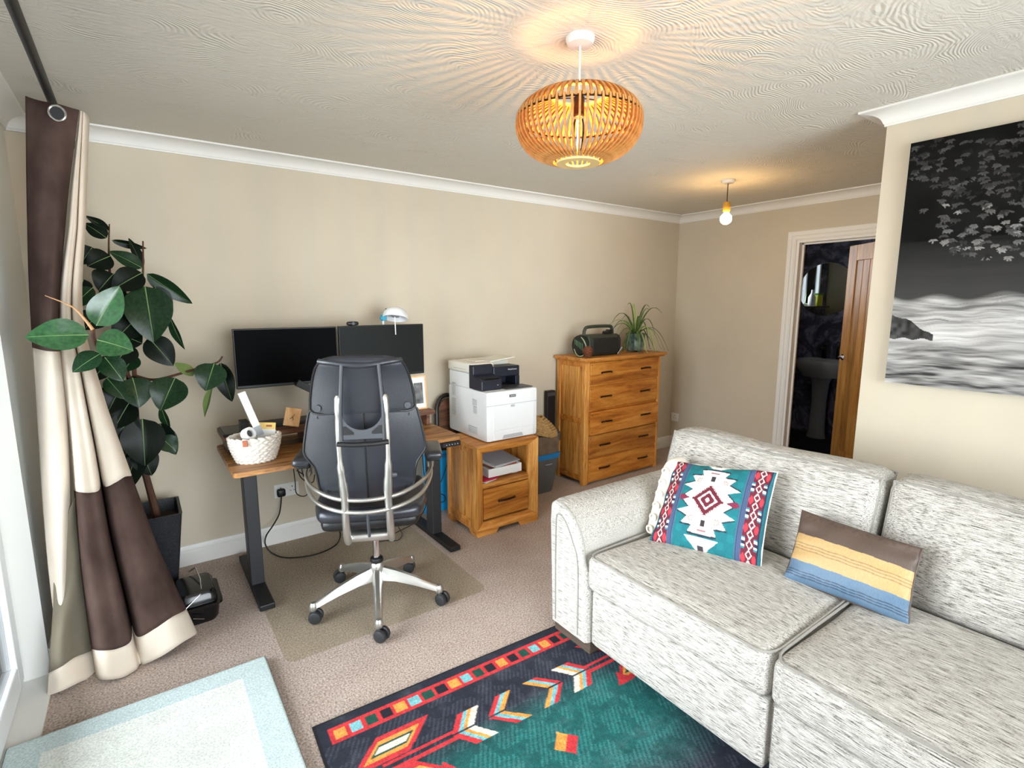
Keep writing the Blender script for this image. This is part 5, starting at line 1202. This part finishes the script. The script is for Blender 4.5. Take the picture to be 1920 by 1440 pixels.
printed_slab('patterned_rug', 'dark navy and teal rug with red arrow pattern running under the sofa', (.379, 1.754), er, (er[1], -er[0]), RW_, 1.95, .001, .008, 360, 490, rugcol, 'rug_print')
def matcol(U, V):
    out = np.zeros(U.shape+(4,), np.float32); out[..., 3] = 1
    ed = np.minimum.reduce([U, .80-U, V])
    nz = vnoise(U, V, 14, 11)[..., None]*.5+vnoise(U, V, 50, 12)[..., None]*.5
    A_, B_, C_ = L3((202, 219, 218)), L3((230, 234, 226)), L3((234, 240, 238))
    c = np.where((ed < .10)[..., None], A_*(.94+.12*nz), B_*(.9+.2*nz))
    c = np.where(((ed > .10) & (ed < .107) | (ed > .122) & (ed < .128))[..., None], C_, c)
    out[..., :3] = c; return out
printed_slab('door_rug', 'pale aqua bordered rug on the carpet in front of the patio door', (-.482, 2.238), (1, 0), (0, -1), .80, 1.5, .013, .026, 200, 300, matcol, 'bathmat_print')

# ------------------------------------------------------------------ canvas on the right wall
CW, CH = 1.05, 1.035
cv = thing('canvas_picture', 'large black and white canvas of leaves over a rushing river', 'picture', (2.79, .93-CW/2, 1.1385))
def canvcol(nu, nv):
    S, T = np.meshgrid(np.linspace(0, CW, nu+1), np.linspace(0, 1, nv+1)); rg = np.random.default_rng(4)
    Tw = T+.035*vnoise(S, T, 5, 31)+.010*vnoise(S, T*2, 18, 32); n1 = vnoise(S*1.6, Tw*12, 3, 21)*.45+vnoise(S*2.2, Tw*32, 4, 22)*.25+vnoise(S*3.5, Tw*70, 4, 23)*.18+vnoise(S*5, Tw*140, 4, 29)*.12
    nf = vnoise(S, T, 60, 24); n2 = vnoise(S, T, 12, 25)
    g = np.full(S.shape, .006) + .006*n2
    g = np.where(T > .40, .007+.035*np.clip((T-.40)/.2, 0, 1)+.012*n1, g)
    edge = .625+.012*np.sin(S*30)-.06*np.clip(S-.25, 0, .3)
    water = .14+.56*np.clip((n1-.25)*2.0, 0, 1)
    w = np.clip((T-edge)/.035, 0, 1); g = g*(1-w)+water*w
    lowd = np.clip((T-.80)/.06, 0, 1); low = .04+.55*np.clip((vnoise(S*3, Tw*18, 3, 27)*.5+vnoise(S*6, Tw*44, 3, 28)*.3+vnoise(S*8, Tw*110, 3, 30)*.2)-.32, 0, 1)*1.7
    g = g*(1-lowd)+low*lowd
    rock = (T > .705+.085*np.clip(S/.16, 0, 1)**1.4+.005*np.sin(S*70)) & (T < .805+.004*np.sin(S*90)) & (S < .16)
    g = np.where(rock, .02+.09*nf*n2, g)
    # leaf rosettes
    for _ in range(700):
        cx = rg.uniform(.0, 1.0); lim = .30+.20*math.sin(min(cx, .5)*4.2); cy = rg.uniform(0, lim)
        if cx < .12 and cy > .16 and rg.random() < .8: continue
        br_ = rg.uniform(.012, .12)*(2.0 if (cy > lim*.55 and rg.random() < .5) else .6); k = rg.integers(4, 8)
        for q in range(k):
            a = math.pi*(.15+.7*q/(k-1))+rg.normal(0, .1); ln_ = rg.uniform(.010, .024)
            i0, i1 = int(max(0, (cx-.05)/CW*nu)), int(min(nu, (cx+.05)/CW*nu)); j0, j1 = int(max(0, (cy-.03)*nv)), int(min(nv, (cy+.06)*nv))
            if i1 <= i0 or j1 <= j0: continue
            ss, tt = S[j0:j1, i0:i1]-cx, T[j0:j1, i0:i1]-cy
            al = ss*math.cos(a)+tt*math.sin(a); ac = -ss*math.sin(a)+tt*math.cos(a)
            wd_ = .0036*np.sin(np.clip(al/ln_, 0, 1)*math.pi)
            g[j0:j1, i0:i1] = np.where((al > 0) & (al < ln_) & (np.abs(ac) < wd_), br_*(.7+.6*al/ln_), g[j0:j1, i0:i1])
    out = np.ones(S.shape+(4,), np.float32); out[..., 0] = g*1.02; out[..., 1] = g*.985; out[..., 2] = g*.94
    return out
nu_, nv_ = 360, 380
MB().grid(lambda u, v: (2.774, .93-u*CW, 2.1733-v*CH), nu_, nv_).build('printed_face', 'canvas_print', cv, colors=canvcol(nu_, nv_), recalc=False)
MB().box(2.7745, 2.803, .93-CW, .93, 1.1385, 2.1733).build('stretcher', 'canvas_edge', cv, bevel=.001)

# ------------------------------------------------------------------ pendant lamps
pd = thing('pendant_lamp', 'large slatted bamboo pendant lamp with a lit bulb hanging from the ceiling', 'pendant lamp', (1.241, 1.356, 1.958))
pcx, pcy = 1.241, 1.356
MB().lathe([(.046, 2.34), (.046, 2.332), (.040, 2.318), (.012, 2.314), (0, 2.314)], (pcx, pcy, 0), 28).build('ceiling_rose', 'rose_white', pd, smooth=True)
MB().cyl((pcx, pcy, 2.13), (pcx, pcy, 2.315), .0028, n=8).build('flex', 'rose_white', pd, smooth=True)
MB().lathe([(.010, 2.165), (.018, 2.16), (.018, 2.105), (.014, 2.10)], (pcx, pcy, 0), 16).build('lampholder', 'bronze', pd, smooth=True)
blb = MB().lathe([(0, 1.992), (.012, 1.996), (.019, 2.01), (.019, 2.075), (.013, 2.10), (.013, 2.106)], (pcx, pcy, 0), 20, caps=False).build('bulb', 'glass', pd, smooth=True)
MB().lathe([(0, 2.008), (.0045, 2.012), (.0045, 2.088), (0, 2.092)], (pcx, pcy, 0), 10).build('filament', 'bulb_glow', blb, smooth=True)
def slat_mesh(prof, w, d):
    m = MB(); vs = []
    for i, (r, z) in enumerate(prof):
        a = prof[max(0, i-1)]; b = prof[min(len(prof)-1, i+1)]; tx, tz = b[0]-a[0], b[1]-a[1]; l = math.hypot(tx, tz); nx, nz = -tz/l, tx/l
        for s_, q in ((-1, -1), (1, -1), (1, 1), (-1, 1)): vs.append((r+nx*d*q/2, s_*w/2, z+nz*d*q/2))
    n = len(prof); fs = [(i*4+k, i*4+(k+1) % 4, (i+1)*4+(k+1) % 4, (i+1)*4+k) for i in range(n-1) for k in range(4)] + [(0, 1, 2, 3), tuple(4*n-1-k for k in range(4))]
    return m.add(vs, fs)
def ell(a0, a1, n, R=.204, r0=.0, hz=.120, zc=2.078):
    return [(R*math.cos(a)**.75, zc+hz*math.copysign(abs(math.sin(a))**.95, a)) for a in [a0+(a1-a0)*k/n for k in range(n+1)]]
up_ = slat_mesh(ell(.16, 1.20, 9, hz=.098), .0082, .008).mesh('slat', 'bamboo', smooth=45); lo_ = slat_mesh(ell(.22, -1.27, 11), .0066, .008).mesh('slat', 'bamboo', smooth=45)
NS = 56
for k in range(NS):
    for me, da in ((up_, 0), (lo_, .5)):
        o = bpy.data.objects.new('slat', me); COL.objects.link(o); o.parent = pd; o.location = Vector((pcx, pcy, 0))-ORG[pd]; o.rotation_euler = (0, 0, 2*math.pi*(k+da)/NS)
def ring(r0, r1, z, th=.006): return MB().lathe([(r0, z), (r1, z), (r1, z+th), (r0, z+th), (r0, z)], (pcx, pcy, 0), 48, caps=False)
ring(.040, .072, 1.954).build('bottom_ring', 'bamboo_ring', pd, smooth=30); ring(.084, .100, 2.166, .006).build('top_ring', 'bamboo_ring', pd, smooth=30)
MB().tube([(pcx+.2005*math.cos(a), pcy+.2005*math.sin(a), 2.096) for a in [2*math.pi*k/60 for k in range(60)]], .0038, 6, closed=True).build('seam_hoop', 'bronze', pd, smooth=True)
for k in range(3):
    a = 2*math.pi*k/3; MB().tube([(pcx+.014*math.cos(a), pcy+.014*math.sin(a), 2.16), (pcx+.075*math.cos(a), pcy+.075*math.sin(a), 2.168)], .002, 6).build('spoke', 'bronze', pd, smooth=True)
p2 = thing('pendant_bulb', 'bare glowing globe bulb on a short cord in the far part of the room', 'pendant lamp', (3.437, 2.215, 2.07))
MB().lathe([(.045, 2.34), (.045, 2.332), (.038, 2.320), (0, 2.318)], (3.437, 2.215, 0), 24).build('ceiling_rose', 'rose_white', p2, smooth=True)
MB().cyl((3.437, 2.215, 2.19), (3.437, 2.215, 2.32), .003, n=8).build('flex', 'bronze', p2, smooth=True)
MB().lathe([(.008, 2.196), (.022, 2.192), (.026, 2.17), (.024, 2.135), (.018, 2.128), (.014, 2.122)], (3.437, 2.215, 0), 20).build('lampholder', 'amber_holder', p2, smooth=True)
MB().lathe([(.014, 2.124), (.020, 2.116), (.036, 2.098), (.0395, 2.080), (.034, 2.060), (.018, 2.046), (0, 2.042)], (3.437, 2.215, 0), 24).build('bulb', 'globe_glow', p2, smooth=True)

# ------------------------------------------------------------------ on top of the chest
CT = 1.062
rd = thing('radio', 'dark green portable radio with carrying handle on the chest', 'radio', (3.14, 3.17, CT))
body = [(3.10, CT+.01), (3.085, CT+.05), (3.085, CT+.13), (3.10, CT+.165), (3.13, CT+.175), (3.21, CT+.175), (3.235, CT+.16), (3.25, CT+.12), (3.25, CT+.05), (3.235, CT+.01), (3.21, CT), (3.12, CT)]
MB().prism(body, 'x', 2.985, 3.325).build('body', 'radio_green', rd, bevel=.008)
MB().box(3.02, 3.315, 3.078, 3.09, CT+.02, CT+.15).build('front_grille', 'radio_grille', rd, bevel=.006)
MB().prism([(y, z) for y, z in body], 'x', 3.325, 3.36).build('end_cap', 'black_plastic', rd, bevel=.014)
MB().tube(smoothpts([(2.995, 3.165, CT+.165), (3.005, 3.165, CT+.215), (3.05, 3.165, CT+.238), (3.28, 3.165, CT+.240), (3.32, 3.165, CT+.222), (3.33, 3.165, CT+.165)], 5), .014, 8).build('handle', 'radio_green', rd, smooth=True)
ecap = MB().prism([(3.165+.085*math.cos(a), CT+.088+.085*math.sin(a)) for a in [2*math.pi*k/20 for k in range(20)]], 'x', 2.935, 2.985).build('speaker_end', 'radio_grille', rd, bevel=.012)
for k in range(6):
    MB().tube([(2.932, 3.105+.018*k, CT+.045+.010*k), (2.932, 3.115+.018*k, CT+.11+.006*k)], .003, 6).build('speaker_stripe', 'radio_stripe', ecap, smooth=True)
MB().tube(smoothpts([(2.925, 3.12, CT+.16), (2.93, 3.09, CT+.13), (2.94, 3.075, CT+.08), (2.925, 3.07, CT+.03), (2.90, 3.10, CT+.008), (2.905, 3.15, CT+.02), (2.915, 3.19, CT+.06)], 6), .0042, 8).build('carry_strap', 'cable_green', rd, smooth=True)
MB().cyl((3.29, 3.14, CT+.19), (3.29, 3.19, CT+.19), .022, n=18).cyl((3.25, 3.14, CT+.185), (3.25, 3.19, CT+.185), .015, n=14).build('tuning_knob', 'black_plastic', rd, smooth=True)
MB().tube([(3.335, 3.10, CT+.006), (3.37, 3.085, CT+.06)], .004, 6).build('kick_stand', 'paper_grey', rd, smooth=True)
pn = thing('pine_cone', 'brown pine cone lying in front of the radio on the chest', 'pine cone', (2.918, 3.032, CT))
cc = Vector((2.918, 3.032, CT+.052))
MB().soft(cc, (.036, .036, .038), .033, 6).build('core', 'pinecone', pn, smooth=True)
sm = None; g_ = math.pi*(3-math.sqrt(5))
for k in range(54):
    z = 1-2*(k+.5)/54; r_ = math.sqrt(1-z*z); d_ = Vector((r_*math.cos(g_*k), r_*math.sin(g_*k), z))
    if sm is None:
        m = MB().add([(-.010, 0, -.002), (.010, 0, -.002), (.012, .0, .006), (0, .003, .013), (-.012, 0, .006), (0, -.006, .006)], [(0, 1, 5), (1, 2, 5), (2, 3, 5), (3, 4, 5), (4, 0, 5), (0, 4, 3, 2, 1)]); sm = m.mesh('scale', 'pinecone')
    o = bpy.data.objects.new('scale', sm); COL.objects.link(o); o.parent = pn
    q = d_.to_track_quat('Z', 'Y'); o.matrix_local = Matrix.Translation(cc+d_*.034-ORG[pn]) @ q.to_matrix().to_4x4() @ Matrix.Rotation(.5, 4, 'X') @ Matrix.Scale(1.25, 4)
sg_ = thing('spider_plant', 'spider plant with arching striped leaves in a green glazed pot', 'plant', (3.645, 3.18, CT))
sc_ = (3.645, 3.18)
MB().lathe([(.070, CT+.012), (.082, CT+.02), (.088, CT+.09), (.085, CT+.155), (.088, CT+.165), (.080, CT+.168), (.076, CT+.14), (0, CT+.138)], (*sc_, 0), 10).build('pot', 'glazed_pot', sg_, smooth=20)
for k in range(3): a = 2*math.pi*k/3+.5; MB().cyl((sc_[0]+.055*math.cos(a), sc_[1]+.055*math.sin(a), CT), (sc_[0]+.06*math.cos(a), sc_[1]+.06*math.sin(a), CT+.02), .014, n=10).build('pot_foot', 'glazed_pot', sg_, smooth=True)
MB().lathe([(.076, CT+.139), (0, CT+.145)], (*sc_, 0), 20).build('soil', 'soil', sg_)
rg = random.Random(5)
blades = [(-2.9, .40, .30, 1.0), (-3.3, .30, .22, .9), (.15, .42, .34, .8), (.5, .30, .36, .6), (1.6, .16, .36, .35), (1.2, .22, .36, .5), (-1.5, .12, .30, .3), (0.0, .25, .25, 1.6), (.05, .22, .12, 2.3), (-.3, .26, .14, 2.1), (-2.7, .26, .14, 1.9), (-3.0, .20, .10, 2.2), (-2.3, .24, .10, 2.0), (-1.9, .2, .08, 2.2), (-.9, .24, .14, 1.9), (-1.2, .2, .06, 2.3), (3.0, .3, .2, 1.5), (2.6, .2, .2, 1.2), (2.2, .16, .26, .8), (.8, .2, .26, 1.0)]
blades += [(rg.uniform(-3.1, 3.1), rg.uniform(.15, .30), rg.uniform(.06, .24), rg.uniform(1.0, 2.3)) for _ in range(12)]
for i, (a, reach, rise, droop) in enumerate(blades):
    ym = .55 if math.sin(a) > .3 else 1.0
    d_ = Vector((math.cos(a), math.sin(a)*ym, 0)); side = Vector((-math.sin(a), math.cos(a), 0)); base = Vector((sc_[0], sc_[1], CT+.142))+d_*.02
    pts = []
    for q in range(13):
        t = q/12; zz = rise*(1.9*t-1.0*t*t) - droop*.14*t**3; p_ = base + d_*reach*(t**1.15) + Vector((0, 0, max(zz, -.13)))
        p_.y = min(p_.y, 3.375); pts.append(p_)
    m = MB(); vs = []
    for q, p_ in enumerate(pts):
        t = q/12; w = .0085*(1-t**2.2)+.0006
        vs += [p_-side*w+Vector((0, 0, .003)), p_, p_+side*w+Vector((0, 0, .003))]
    m.add(vs, [(q*3+k, q*3+k+1, q*3+k+4, q*3+k+3) for q in range(12) for k in range(2)])
    m.build('leaf', 'spider_pale' if i % 4 == 1 else 'spider_leaf', sg_, smooth=60, solid=.0012)
